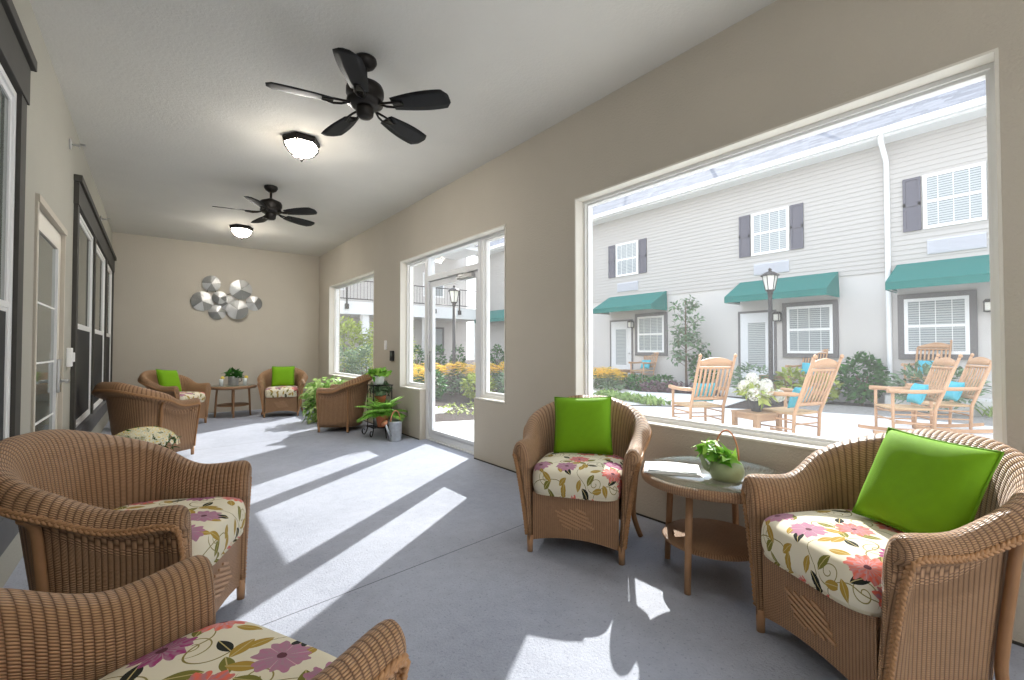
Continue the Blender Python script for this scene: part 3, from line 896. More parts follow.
# items on the far table
t = thing('tin_planter', 'galvanised tin of green leaves on the far table', 'planter', (1.12, 9.5, TZ), 0)
MB().lathe([(.075, 0), (.085, .15), (.089, .155), (.085, .16), (.08, .15)], n=28).build('tin', 'galv', t)
MB().tube([(.085, 0, .13), (.12, 0, .125), (.125, 0, .07), (.082, 0, .05)], .006, 6).build('handle', 'iron', t)
mb = MB(); foliage(mb, 70, (0, 0, .18), (.10, .10, .07), .09, .06, random.Random(4), .5, True); mb.build('foliage', 'leaf_dark', t)
for x, lab in ((.93, 'tumbler with lemon left of the tin planter on the far table'), (1.30, 'tumbler with lemon right of the tin planter on the far table')):
    t = thing('tumbler', lab, 'glass', (x, 9.46 + (x - .93) * .1, TZ), 0, 'tumblers on the far table')
    MB().lathe([(.028, 0), (.034, .12), (.032, .12), (.026, .006)], n=20).build('glass', 'frost', t)
    MB().lathe([(.001, -.003), (.03, -.003), (.03, .003), (.001, .003)], (.02, 0, .135), ax='y', n=20).build('lemon_slice', 'lemon', t)

# white chrysanthemums
t = thing('chrysanthemum_pot', 'potted white chrysanthemums on the floor behind the left armchair', 'potted flowers', (-.07, 5.35, 0)); t.scale = (1.12, 1.12, 1.12)
MB().lathe([(.11, .0005), (.15, .20), (.16, .21), (.16, .235), (.145, .235), (.14, .2)], n=28).build('pot', 'terra', t)
r = random.Random(5); mb = MB(); foliage(mb, 260, (0, 0, .28), (.21, .21, .13), .06, .025, r, .3, zmin=.2); mb.build('foliage', 'leaf_dark', t)
mb = MB(); mb2 = MB()
for k in range(420):
    a = r.uniform(0, 2 * PI); u = math.sqrt(r.random()); el = math.acos(u * .99)
    v = Vector((math.cos(a) * math.cos(el), math.sin(a) * math.cos(el), math.sin(el)))
    p = Vector((v.x * .24, v.y * .24, .27 + v.z * .16)); tq = v.to_track_quat('Z', 'Y'); R = r.uniform(.02, .028)
    for q in range(9):
        b = 2 * PI * q / 9; d = tq @ Vector((math.cos(b), math.sin(b), .35)); mb.leaf(p, d, v, R, R * .5, .3, 2)
    mb2.ball(p + v * .003, .0042, 1)
mb.build('blossom', 'petal_cream', t)['kind'] = 'stuff'; mb2.build('blossom_centre', 'petal_yel', t)['kind'] = 'stuff'

# leafy plant in the corner
t = thing('leafy_floor_plant', 'bushy variegated green plant spilling over a dark pot near the far corner', 'potted plant', (2.38, 8.05, 0))
MB().lathe([(.13, .0005), (.18, .26), (.19, .28), (.175, .28), (.17, .24)], n=28).build('pot', 'darkpot', t)
r = random.Random(6); mb = MB(); foliage(mb, 640, (-.05, -.05, .42), (.40, .38, .30), .10, .065, r, .15, True, .35, .6, zmin=.03); foliage(mb, 110, (-.30, -.18, .2), (.18, .22, .2), .085, .055, r, -.2, True, .3, .5, zmin=.02)
mb.build('foliage', 'leaf_var', t)
mb = MB()
for k in range(14):
    a = 2 * PI * k / 14; mb.tube(crom([(0, 0, .25), (.12 * math.cos(a), .12 * math.sin(a), .45), (.28 * math.cos(a), .28 * math.sin(a), .42)], 3), .004, 5)
mb.build('stem', 'stem', t)['kind'] = 'stuff'

# wrought iron plant stand with three pots
SX, SYY = 2.47, 6.12
t = thing('plant_stand', 'black wrought iron tiered plant stand against the window wall', 'plant stand', (SX, SYY, 0))
for sx in (-.13, .13):
    for y in (-.11, .11):
        mb = MB(); mb.tube(crom([(sx, y, .70), (sx, y, .5), (sx * .95, y, .3), (sx, y, .1), (sx * 1.25, y * 1.2, .02), (sx * 1.45, y * 1.35, .05), (sx * 1.4, y * 1.3, .09), (sx * 1.2, y * 1.15, .085)], 3), .007, 6); mb.build('scroll_leg', 'iron', t)
for z, y in ((.70, 0), (.42, -.0), (.13, -.0)):
    mb = MB(); mb.tube([(-.14, y - .12, z), (.14, y - .12, z), (.14, y + .12, z), (-.14, y + .12, z)], .007, 6, closed=True)
    for k in range(5): mb.tube([(-.14, y - .12 + .048 * (k + .5), z), (.14, y - .12 + .048 * (k + .5), z)], .004, 5)
    mb.build('tray', 'iron', t)
for sx in (-.13, .13):
    for s in (-1, 1): mb = MB(); mb.tube([(sx, s * (.03 + .035 * math.cos(a)), .60 + .06 * math.sin(a) ) for a in [2 * PI * k / 18 for k in range(15)]], .005, 5); mb.build('scroll', 'iron', t)
def pot(name, label, loc, prof, mat, fol, cat='potted plant'):
    t = thing(name, label, cat, loc)
    MB().lathe(prof, n=28).build('pot', mat, t); MB().lathe([(.001, prof[-1][1] - .005), (prof[-1][0], prof[-1][1] - .005)], n=20, cap=False).build('soil', 'soil', t)
    for n_, mb, m in fol: mb.build(n_, m, t)
    return t
r = random.Random(8); mb = MB(); foliage(mb, 150, (0, 0, .15), (.15, .15, .055), .07, .04, r, .4, False, .2, .4)
pot('potted_herb', 'green plant in a white pot on top of the plant stand', (SX - .02, SYY, .709), [(.065, 0), (.085, .10), (.088, .12), (.08, .12), (.078, .10)], 'whitepot', [('foliage', mb, 'leaf')])
mb = MB(); fern(mb, 46, (0, 0, .15), .38, r, .95)
pot('potted_fern', 'green fern in a terracotta pot on the plant stand', (SX - .05, SYY - .22, .16), [(.06, 0), (.085, .13), (.095, .135), (.095, .165), (.08, .165), (.078, .14)], 'terra', [('frond', mb, 'leaf_fern')])
mb = MB(); MB_ = mb; foliage(mb, 120, (0, 0, .20), (.14, .13, .10), .075, .05, r, .4, True, .3, .5)
pot('potted_ivy', 'trailing grey green plant in the middle of the plant stand', (SX + .02, SYY + .02, .429), [(.055, 0), (.075, .10), (.08, .12), (.072, .12), (.07, .1)], 'terra', [('foliage', mb, 'leaf_grey')])
mb = MB(); fern(mb, 14, (0, 0, .12), .2, r, 1.2)
pot('potted_seedling', 'small plant in a metal pot on the lowest tier of the plant stand', (SX - .01, SYY + .06, .139), [(.05, 0), (.062, .10), (.066, .11), (.06, .11), (.058, .09)], 'galv', [('foliage', mb, 'leaf_dark')])
# the fern's bracket tray
mb = MB(); mb.tube([(SX - .05 + .1 * math.cos(a), SYY - .22 + .1 * math.sin(a), .155) for a in [2 * PI * k / 24 for k in range(24)]], .006, 6, closed=True); mb.tube([(SX - .05, SYY - .32, .155), (SX - .05, SYY - .11, .135)], .006, 6); mb.tube([(SX - .05, SYY - .32, .155), (SX - .05, SYY - .36, .02)], .006, 6)
o = mb.build('pot_ring', 'iron'); o.parent = bpy.data.objects['plant_stand']; o.matrix_parent_inverse = Matrix.Translation((-SX, -SYY, 0))

# watering can
t = thing('watering_can', 'galvanised watering can with copper handle beside the plant stand', 'watering can', (2.50, 5.66, 0), math.radians(200))
MB().lathe([(.074, .0005), (.078, .01), (.086, .24), (.09, .245), (.09, .255), (.083, .255), (.076, .02)], n=28).build('can_body', 'galv', t)
MB().tube([(.082 * math.cos(a), 0, .25 + .14 * math.sin(a)) for a in [PI * k / 16 for k in range(17)]], .009, 8).build('handle', 'copper', t)
MB().tube([(.085, 0, .07), (.13, 0, .15), (.17, 0, .235)], [.02, .015, .012], 10).build('spout', 'galv', t)
MB().lathe([(.012, 0), (.045, .03), (.045, .036), (.001, .04)], (0, 0, 0), n=18).build('sprinkler_rose', 'copper', t)
o = bpy.data.objects['sprinkler_rose']; o.location = (.168, 0, .23); o.rotation_euler = (0, math.radians(40), 0)

# metal disc art on the end wall
t = thing('wall_art', 'cluster of hammered silver metal discs on the end wall', 'wall art', (1.1, YF - .001, 2.15))
DISC = [(.829, 2.43, .148, .05), (.69, 2.09, .18, .03), (.955, 2.17, .12, .085), (.93, 1.90, .145, .02), (1.309, 2.352, .192, .04), (1.25, 1.955, .185, .075), (1.54, 2.10, .145, .02), (1.10, 2.08, .14, .03)]
for i, (x, z, R, dep) in enumerate(DISC):
    mb, m2 = MB(), MB(); c = (x - 1.1, -dep, z - 2.15); ph = .7 * i
    ring = lambda k, rr, dz: Vector((c[0] + rr * math.cos(k), c[1] + dz, c[2] + rr * math.sin(k)))
    for w in range(6):          # wedge facets, alternately light and dark, tilted like folded sheet
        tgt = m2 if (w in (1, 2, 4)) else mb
        ks = [ph + (w + q / 6) * PI / 3 for q in range(7)]
        tgt.grid([[ring(k, rr, -.03 * (1 - rr / R) + (.014 * (q / 6 - .5) * rr / R)) for q, k in enumerate(ks)] for rr in (.004, R * .5, R)])
        tgt.grid([[ring(k, R, .014 * (q / 6 - .5)) for q, k in enumerate(ks)], [ring(k, R * .97, dep * .6) for k in ks]])
    d = mb.build('disc', 'silver', t, smooth=False); m2.build('dark_facet', 'silver2', d, smooth=False)
mb = MB()
for (a, b) in ((0, 1), (0, 2), (1, 3), (2, 7), (4, 2), (4, 5), (5, 6), (3, 7), (7, 5)):
    mb.tube([(DISC[a][0] - 1.1, -.012, DISC[a][1] - 2.15), (DISC[b][0] - 1.1, -.012, DISC[b][1] - 2.15)], .005, 5)
mb.build('backing_rod', 'iron', t)

# ------------------------------------------------------------------ the courtyard outside
G = -.04
def slab(name, poly, z, mat, label, cat, th=.1, kind='structure'):
    mb = MB(); mb.prism(poly, 'z', z - th, z); o = mb.build(name, mat)
    return tag(o, label, cat, None, kind)
slab('ground', [(XO, -25), (60, -25), (60, 45), (XO, 45)], G - .03, 'mulch', 'dark mulch ground of the courtyard planting beds', 'ground', .3)
slab('terrace_ground', [(-9, -22), (XO, -22), (XO, YN - .2), (-9, YN - .2)], G, 'patio', 'pale concrete terrace beyond the open end of the porch', 'terrace')
slab('patio', [(XO, -14), (10.6, -14), (10.6, 2.4), (10.2, 3.6), (9.3, 4.9), (8.55, 5.8), (7.6, 6.7), (6.4, 7.3), (5.2, 6.6), (4.3, 6.7), (3.6, 6.95), (XO, 7.0)], G, 'patio', 'pale concrete patio under the rocking chairs', 'patio')
slab('garden_path', [(9.9, 5.0), (11.6, 5.3), (11.9, 6.7), (11.2, 8.2), (12.1, 10.2), (12.2, 12.6), (11.2, 12.8), (10.6, 10.6), (9.7, 9.2), (9.0, 8.4), (8.4, 7.9), (8.0, 7.0), (8.9, 6.0)], G - .012, 'patio', 'pale curved garden path beyond the patio', 'path')
slab('walkway', [(3.4, 8.1), (4.5, 7.9), (5.0, 8.4), (4.7, 9.1), (3.4, 9.4)], G - .012, 'patio', 'pale walkway slab in the mulch outside the glass door', 'path')
slab('gravel_strip', [(10.55, -10), (12.05, -10), (12.05, 3.6), (11.3, 4.3), (10.15, 3.9), (10.62, 2.4)], G - .005, 'gravel', 'strip of grey river gravel along the patio edge', 'gravel', .08, 'stuff')
# raised stoop slabs and bed in front of the units
slab('stoop', [(12.2, .1), (13.0, .1), (13.0, 2.72), (12.2, 2.72)], .22, 'patio', 'low concrete stoop under the right hand awning', 'stoop', .3)
slab('stoop', [(12.2, 3.9), (13.0, 3.9), (13.0, 6.3), (12.2, 6.3)], .12, 'patio', 'low concrete stoop under the middle awning', 'stoop', .3)
slab('stoop', [(12.2, 8.5), (13.0, 8.5), (13.0, 10.8), (12.2, 10.8)], .1, 'patio', 'low concrete stoop under the left hand awning', 'stoop', .3)

def leafcol(mb, n, c, rad, L, W, seed, **k):
    foliage(mb, n, c, rad, L, W, random.Random(seed), **k)

# low pale groundcover by the patio edge
mb = MB(); r = random.Random(21)
for k in range(420):
    f = r.random(); x, y = 9.55 - .75 * f + r.uniform(-.25, .25), 8.2 - 2.3 * f + r.uniform(-.2, .2)
    mb.leaf((x, y, G), (r.uniform(-.7, .7), r.uniform(-.7, .7), .9), (0, 0, 1), r.uniform(.12, .24), .08, .4, 2)
tag(mb.build('groundcover_foliage', 'grass'), 'pale green groundcover strip between patio and path', 'groundcover', None, 'stuff')
mb = MB(); r = random.Random(22)
for k in range(700):
    x, y = r.uniform(11.9, 12.7), r.uniform(-2.5, 1.3)
    mb.leaf((x, y, G), (r.uniform(-.5, .5), r.uniform(-.5, .5), .9), (0, 0, 1), r.uniform(.2, .38), .05, .5, 2)
tag(mb.build('ornamental_grass', 'grass'), 'clump of pale grass beside the right hand stoop', 'grass', None, 'stuff')

# the two storey building across the courtyard
FX = 13.0; BY0, BY1 = -12, 19.0; ZB = 2.95; ZE = 5.88
bld = thing('apartment_building', 'two storey pale building with siding above and stucco below across the courtyard', 'building', (FX, 4, G))
binv = Matrix.Translation((-FX, -4, -G))
def part(n, mb, mat, par=None, **k):
    o = mb.build(n, mat, **k); o.parent = par or bld; o.matrix_parent_inverse = Matrix() if par else binv; return o
mb = MB(); mb.bb(FX, FX + .3, BY0, BY1, G - .1, ZB); part('stucco_wall', mb, 'exstucco')
mb = MB(); nb = 27; rows = []
for i in range(nb):
    z0 = ZB + (ZE - ZB) * i / nb; z1 = ZB + (ZE - ZB) * (i + 1) / nb
    rows += [[Vector((FX - .028, y, z0)) for y in (BY0, BY1)], [Vector((FX - .014, y, z1)) for y in (BY0, BY1)]]
rows = [[Vector((FX + .02, y, ZB)) for y in (BY0, BY1)]] + rows + [[Vector((FX + .3, y, ZE)) for y in (BY0, BY1)]]
mb.grid(rows); part('siding_wall', mb, 'siding', smooth=False)
mb = MB(); mb.bb(12.55, FX, BY0, BY1, ZE - .03, ZE); mb.bb(12.55, 12.6, BY0, BY1, ZE - .03, ZE + .16); part('soffit', mb, 'exwhite')
mb = MB(); mb.prism([(12.42, ZE + .02), (12.55, ZE + .02), (12.55, ZE + .15), (12.54, ZE + .15), (12.53, ZE + .04), (12.44, ZE + .04), (12.43, ZE + .15), (12.41, ZE + .15)], 'y', BY0, BY1); part('gutter', mb, 'exwhite')
mb = MB(); mb.grid([[Vector((12.5, y, ZE + .14)) for y in (BY0, BY1)], [Vector((20.0, y, ZE + 5.4)) for y in (BY0, BY1)]], lambda i, j: (j * (BY1 - BY0), i * 9.15))
mb.grid([[Vector((20.0, y, ZE + 5.4)) for y in (BY0, BY1)], [Vector((20.0, y, ZE + 5.2)) for y in (BY0, BY1)], [Vector((12.55, y, ZE + .08)) for y in (BY0, BY1)]]); part('roof', mb, 'roof', recalc=False, smooth=False)
for y, xx in ((10.9, 14.2), (7.9, 14.6), (4.62, 14.2)):
    z = ZE + .14 + (xx - 12.5) * .7; mb = MB(); mb.tube([(xx, y, z - .1), (xx, y, z + .45)], .05, 8); mb.lathe([(.11, z - .02), (.06, z + .1)], (xx, y, 0), n=12, cap=False); part('roof_vent', mb, 'post')
mb = MB(); mb.tube([(12.5, 2.79, ZE + .05), (12.52, 2.79, ZE - .12), (12.9, 2.79, ZE - .45), (12.93, 2.79, ZE - .6), (12.93, 2.79, .75), (12.93, 2.79, .42), (12.8, 2.79, .36)], .052, 8); part('downspout', mb, 'exwhite')

def ext_window(y, z0, z1, w, surround, name='window'):
    mb = MB()
    if surround: liner(FX - .05, FX + .01, y - w / 2 - .11, y + w / 2 + .11, z0 - .11, z1 + .11, .11, mb); s = part('window_surround', mb, 'extrim'); mb = MB()
    liner(FX - .055, FX + .01, y - w / 2, y + w / 2, z0, z1, .065, mb); zm = (z0 + z1) / 2
    mb.bb(FX - .05, FX + .0, y - w / 2 + .06, y + w / 2 - .06, zm - .03, zm + .03)
    for k in (1, 2, 3):
        yy = y - w / 2 + w * k / 4; mb.bb(FX - .044, FX - .03, yy - .006, yy + .006, z0 + .06, z1 - .06)
    f = part(name, mb, 'exwhite')
    mb = MB(); mb.bb(FX - .04, FX - .034, y - w / 2 + .06, y + w / 2 - .06, z0 + .06, z1 - .06); part('pane', mb, 'blinds', f)
def shutter(y, z0, z1):
    mb = MB(); w = .30; liner(FX - .06, FX - .03, y - w / 2, y + w / 2, z0, z1, .05, mb)
    mb.bb(FX - .06, FX - .03, y - w / 2, y + w / 2, (z0 + z1) / 2 - .04, (z0 + z1) / 2 + .04); mb.bb(FX - .045, FX - .03, y - w / 2, y + w / 2, z0, z1)
    part('shutter', mb, 'shutter')
def unit(y, first):
    """one bay: upstairs window with shutters and grille, downstairs window and door (centre of the windows at y)"""
    ext_window(y, 3.77, 4.93, .95, False)
    for s in (-1, 1): shutter(y + s * .66, 3.77, 4.93)
    mb = MB(); mb.bb(FX - .05, FX - .0, y - .46, y + .42, 3.22, 3.53, .004)
    for k in range(9): mb.bb(FX - .062, FX - .05, y - .44, y + .40, 3.245 + k * .03, 3.26 + k * .03)
    part('ventilation_grille', mb, 'grille')
DW = 1.02
for y, yd in ((9.99, 10.27), (5.29, 5.67), (1.71, None), (14.7, None)): unit(y, 0)
for y in (9.04, 4.38, 2.02, 14.2): ext_window(y, 1.09, 2.29, DW, True)
for y, z in ((10.27, .1), (5.66, .12)):
    mb = MB(); liner(FX - .03, FX + .01, y - .5, y + .5, z, z + 2.13, .06, mb); part('door_frame', mb, 'extrim')
    mb = MB(); mb.bb(FX - .022, FX + .0, y - .44, y + .44, z + .02, z + 2.07); liner(FX - .035, FX - .02, y - .28, y + .28, z + .5, z + 1.85, .05, mb); d = part('door', mb, 'exdoor')
    mb = MB(); mb.bb(FX - .03, FX - .024, y - .23, y + .23, z + .55, z + 1.8); part('pane', mb, 'blinds', d)
    mb = MB(); mb.ball((FX - .06, y - .38, z + .95), .028); part('door_knob', mb, 'steel', d)

def awning(y0, y1, label, zt=3.07, zf=2.60, zv=2.44, dx=.92):
    t = thing('awning', label, 'awning', (FX, (y0 + y1) / 2, zv), 0, 'green canvas awnings'); h = (y1 - y0) / 2; zt, zf = zt - zv, zf - zv
    ins = .30
    mb = MB(); V = [mb.bm.verts.new(p) for p in ((-.045, h - .02, zt), (-.045, -h + .02, zt), (-dx, -h, zf), (-dx, h, zf), (-dx, -h, 0), (-dx, h, 0), (-.045, h, 0), (-.045, -h, 0))]
    for q in ((0, 1, 2, 3), (3, 2, 4, 5), (0, 3, 5, 6), (1, 7, 4, 2)): mb.bm.faces.new([V[i] for i in q])
    o = mb.build('canvas', 'awn', t); md = o.modifiers.new('thick', 'SOLIDIFY'); md.thickness = .012
    mb = MB(); mb.tube([(-.06, h - .03, .02), (-dx + .03, h - .03, .02), (-dx + .03, -h + .03, .02), (-.06, -h + .03, .02)], .015, 6); part_ = mb.build('awning_frame', 'exwhite', t)
    mb = MB(); mb.bb(-dx - .006, -dx - .001, -h, h, .145, .152); mb.build('valance_seam', 'awn', t)
awning(8.4, 10.78, 'teal awning over the leftmost door and window across the courtyard')
awning(3.72, 6.1, 'teal awning behind the lamp post across the courtyard')
awning(.28, 2.66, 'teal awning at the right edge of the large window')
awning(15.0, 18.3, 'teal awning seen through the glass door sidelight')

def wall_lantern(y, label):
    t = thing('wall_lantern', label, 'wall lantern', (FX - .002, y, 1.95), 0, 'wall lanterns across the courtyard')
    MB().bb(-.03, 0, -.06, .06, -.02, .2, .004).build('back_plate', 'post', t)
    mb = MB(); mb.prism([(-.09, .17), (.09, .17), (.05, .23), (-.05, .23)], 'x', -.2, -.03)
    for sx in (-.2, -.045):
        for sy in (-.075, .06): mb.bb(sx, sx + .015, sy, sy + .015, 0, .17)
    mb.bb(-.2, -.03, -.08, .08, -.015, 0); mb.build('cage', 'post', t)
    MB().bb(-.185, -.05, -.06, .06, .004, .165, .01).build('lantern_pane', 'lantern', t)
wall_lantern(9.78, 'wall lantern beside the leftmost door across the courtyard'); wall_lantern(5.10, 'wall lantern beside the middle door across the courtyard'); wall_lantern(1.22, 'wall lantern right of the window under the right awning')
wall_lantern(15.2, 'wall lantern seen through the sidelight of the glass door')

def lamp_post(x, y, ztop, label):
    t = thing('lamp_post', label, 'lamp post', (x, y, G - .03), 0, 'courtyard lamp posts'); z = ztop - G + .03
    MB().lathe([(.13, 0), (.13, .05), (.085, .09), (.075, .3), (.05, .36), (.045, z - .62)], n=20).build('post', 'post', t)
    MB().lathe([(.045, z - .62), (.07, z - .6), (.05, z - .57), (.09, z - .53), (.10, z - .51)], n=20).build('collar', 'post', t)
    sq = lambda r, zz: [Vector((r * math.cos(PI / 3 * k), r * math.sin(PI / 3 * k), zz)) for k in range(6)]
    mb = MB(); mb.grid([sq(.09, z - .51), sq(.155, z - .19)], close_v=True); mb.build('lantern_pane', 'lantern', t, smooth=False)
    mb = MB()
    for k in range(6):
        a = PI / 3 * k; mb.tube([(.095 * math.cos(a), .095 * math.sin(a), z - .51), (.16 * math.cos(a), .16 * math.sin(a), z - .19)], .010, 5)
    mb.grid([sq(.20, z - .19), sq(.19, z - .16), sq(.10, z - .10), sq(.04, z - .08)], close_v=True); mb.build('lantern_cage', 'post', t)
    MB().lathe([(.04, z - .09), (.03, z - .06), (.045, z - .04), (.02, z - .015), (.004, z)], n=14).build('finial', 'post', t)
lamp_post(11.2, 4.575, 3.08, 'dark lamp post standing before the middle awning'); lamp_post(6.97, 11.65, 3.1, 'dark lamp post seen through the glass door')

# far wing with the balcony
WY = 20.4
wing = thing('balcony_wing', 'far wing of the building with a white balcony', 'building', (8, WY, G)); winv = Matrix.Translation((-8, -WY, -G))
def wp(n, mb, mat, par=None, **k):
    o = mb.build(n, mat, **k); o.parent = par or wing; o.matrix_parent_inverse = Matrix() if par else winv; return o
mb = MB(); mb.bb(-14, FX - .02, WY, WY + .3, G - .1, 6.6); wp('stucco_wall', mb, 'exstucco')
mb = MB(); mb.bb(2, FX - .1, 18.5, WY, 2.62, 3.14); wp('balcony_slab', mb, 'exwhite')
mb = MB(); mb.bb(-14, 12.4, 17.9, WY, 5.85, 6.05); wp('soffit', mb, 'exwhite'); mb = MB(); mb.prism([(17.8, 6.05), (WY + 4, 8.6), (WY + 4, 6.05)], 'x', -14, 12.4); wp('roof', mb, 'roof')
for x in (4.3, 6.9, 9.75, 12.6): mb = MB(); mb.bb(x - .14, x + .14, 18.6, 18.9, G - .05, 2.62); wp('column', mb, 'exwhite')
for x in (3.2, 6.0, 8.6, 11.0):
    mb = MB(); liner(WY - .05, WY + .02, x - .6, x + .6, .9, 2.3, .1, mb)
    # liner works in x/y/z order, so swap the axes for a wall that faces -Y
    for v in mb.bm.verts: v.co = Vector((v.co.y, v.co.x, v.co.z))
    f = wp('window', mb, 'extrim'); mb = MB(); mb.bb(x - .5, x + .5, WY - .03, WY - .02, 1.0, 2.2); wp('pane', mb, 'blinds', f)
    mb = MB(); liner(WY - .05, WY + .02, x - .6, x + .6, 3.8, 5.0, .08, mb)
    for v in mb.bm.verts: v.co = Vector((v.co.y, v.co.x, v.co.z))
    f = wp('window', mb, 'exwhite'); mb = MB(); mb.bb(x - .52, x + .52, WY - .03, WY - .02, 3.88, 4.92); wp('pane', mb, 'blinds', f)
mb = MB()
for z in (4.0, 3.24): mb.tube([(2, 18.46, z), (FX - .1, 18.46, z)], .022, 6)
for i in range(78): mb.tube([(2 + i * .14, 18.46, 3.24), (2 + i * .14, 18.46, 4.0)], .007, 4, cap=False)
wp('railing', mb, 'post')
for i in range(9):
    x = 2.1 + i * 1.32; mb = MB(); mb.bb(x - .025, x + .025, 18.43, 18.49, 2.85, 4.02); mb.bb(x - .07, x + .07, 18.40, 18.52, 2.82, 3.02); wp('railing_post', mb, 'post')

# trees, shrubs and flowers
def shrub(x, y, z, rad, n, L, W, mat, name, label, seed, group=None, stem=True, heart=False):
    t = thing(name, label, 'shrub', (x, y, z), 0, group)
    mb = MB(); foliage(mb, n, (0, 0, rad[2]), rad, L, W, random.Random(seed), .3, heart, .6, zmin=.02); mb.build('foliage', mat, t)
    if stem:
        mb = MB(); r = random.Random(seed)
        for k in range(5):
            a = r.uniform(0, 6.28); mb.tube([(0, 0, -.05), (.3 * rad[0] * math.cos(a), .3 * rad[1] * math.sin(a), rad[2] * 1.1)], .02, 5)
        mb.build('stem', 'bark', t)['kind'] = 'stuff'
    return t
shrub(12.35, 3.15, .0, (.42, .42, .55), 900, .11, .07, 'leaf_dark', 'boxwood_shrub', 'round clipped green shrub left of the white downspout', 31)
shrub(12.0, 3.85, .0, (.4, .35, .3), 300, .14, .07, 'leaf_yel', 'low_shrub', 'low yellow green shrub left of the round clipped shrub', 32)
shrub(11.75, 4.35, .0, (.28, .28, .38), 240, .14, .07, 'leaf_yel', 'low_shrub', 'small bright shrub right of the middle lamp post', 33)
shrub(11.9, 1.9, .05, (.75, .7, .42), 420, .16, .06, 'leaf_grey', 'loose_shrub', 'loose grey green shrub behind the right hand rocking chairs', 34)
shrub(11.9, 5.3, .0, (.5, .5, .42), 300, .14, .06, 'leaf_grey', 'loose_shrub', 'loose dark shrub left of the middle lamp post', 35)
shrub(12.45, 6.95, .0, (.34, .34, .6), 420, .12, .06, 'leaf_dark', 'bushy_shrub', 'dark shrub just right of the young tree trunk', 36)
for i, (x, y, rx, lab) in enumerate(((11.8, 8.6, .5, 'low green shrub right of the yellow flowers'), (11.9, 9.3, .5, 'low green shrub just behind the yellow flowers'), (12.2, 8.1, .4, 'low green shrub nearest the young tree'))):
    shrub(x, y, -.05, (rx, rx, .22), 260, .13, .06, 'leaf_dark', 'low_shrub', lab, 40 + i)
for i, (x, y, lab) in enumerate(((11.55, 8.0, 'purple leaved plant at the left of the mulch bed'), (11.75, 7.55, 'purple leaved plant in the middle of the mulch bed'), (11.9, 7.05, 'purple leaved plant left of the rocking chair back'), (12.05, 6.6, 'purple leaved plant hidden by the rocking chair back'))):
    shrub(x, y, -.05, (.3, .32, .14), 200, .1, .05, 'leaf_purple', 'purple_plant', lab, 50 + i, stem=False)
t = thing('young_tree', 'slim young tree with airy foliage across the courtyard', 'tree', (12.2, 7.3, G - .05))
mb = MB(); r = random.Random(60); mb.tube([(0, 0, 0), (.02, .02, .9), (-.02, 0, 2.0), (0, .02, 2.7)], [.04, .034, .022, .01], 8); mb.build('trunk', 'bark', t)
mb = MB(); fo = MB()
for k in range(26):
    z = r.uniform(.75, 2.5); a = r.uniform(0, 6.28); L = (.5 if z < 2 else .35) * r.uniform(.6, 1)
    tip = Vector((L * math.cos(a), L * math.sin(a), z + .25)); mb.tube([(0, 0, z), tuple(tip * .6 + Vector((0, 0, z * .4 - .02))), tuple(tip)], .008, 5)
    foliage(fo, 26, tuple(tip * .85 + Vector((0, 0, z * .15))), (.2, .2, .17), .12, .065, r, .1, False, .2)
mb.build('branch', 'bark', t)['kind'] = 'stuff'; fo.build('foliage', 'leaf_grey', t)

def flower_clump(x, y, rad, h, label, seed, group='clumps of golden flowers'):
    t = thing('golden_flower_clump', label, 'flowers', (x, y, G - .04), 0, group); r = random.Random(seed)
    mb = MB(); foliage(mb, 180, (0, 0, h * .4), (rad, rad, h * .45), .16, .06, r, .4, False, .3, zmin=0); mb.build('foliage', 'leaf_grey', t)
    mb = MB(); 
    for k in range(260):
        a, q = r.uniform(0, 6.28), math.sqrt(r.random()) * rad; p = Vector((q * math.cos(a), q * math.sin(a), h * (1 - .25 * (q / rad) ** 2) + r.uniform(-.14, .06)))
        for w in range(6):
            b = w * PI / 3; mb.leaf(p, (math.cos(b), math.sin(b), .1), (0, 0, 1), .085, .06, .2, 1)
    mb.build('blossom', 'petal_yel', t)['kind'] = 'stuff'
k = 0
for x, y, lab in ((10.9, 9.05, 'nearest golden flower clump left of the low green shrubs'), (11.0, 9.75, 'golden flower clump in front of the leftmost door'), (11.3, 10.6, 'golden flower clump at the left edge of the large window'), (11.9, 10.0, 'golden flower clump behind the others at the leftmost door'),
        (5.75, 10.9, 'golden flower clump left of the far lamp post'), (7.5, 10.9, 'golden flower clump right of the far lamp post'), (6.6, 10.85, 'golden flower clump in front of the far lamp post'), (4.75, 9.9, 'golden flower clump in the left sidelight'), (8.3, 10.6, 'golden flower clump at the right end of the far bed'),
        (7.9, 9.6, 'golden flower clump low in the right sidelight')):
    k += 1; flower_clump(x, y, .5, (.66 if x > 10 else .9), lab, 70 + k)
shrub(6.3, 9.35, -.05, (.42, .4, .32), 380, .12, .06, 'leaf_yel', 'leafy_shrub', 'bright leafy shrub behind the door glass', 81)
shrub(7.0, 8.9, -.05, (.45, .45, .38), 380, .12, .05, 'leaf_grey', 'leafy_shrub', 'soft green shrub in the right sidelight', 82)
shrub(5.35, 10.1, -.05, (.42, .42, .4), 380, .12, .06, 'leaf_dark', 'leafy_shrub', 'dark green shrub behind the door handle', 83)
for i, (x, y, lab) in enumerate(((8.9, 18.0, 'upright dark shrub farthest left under the balcony'), (9.9, 17.9, 'upright dark shrub under the balcony middle'), (10.8, 17.7, 'upright dark shrub under the balcony right'), (12.2, 16.6, 'upright dark shrub below the far teal awning'))):
    shrub(x, y, -.05, (.34, .34, .72), 420, .13, .07, 'leaf_dark', 'upright_shrub', lab, 90 + i)
shrub(4.9, 11.3, -.05, (.6, .6, 1.15), 1100, .11, .055, 'leaf_yel', 'tall_shrub', 'tall yellow green shrub in the left sidelight', 100)
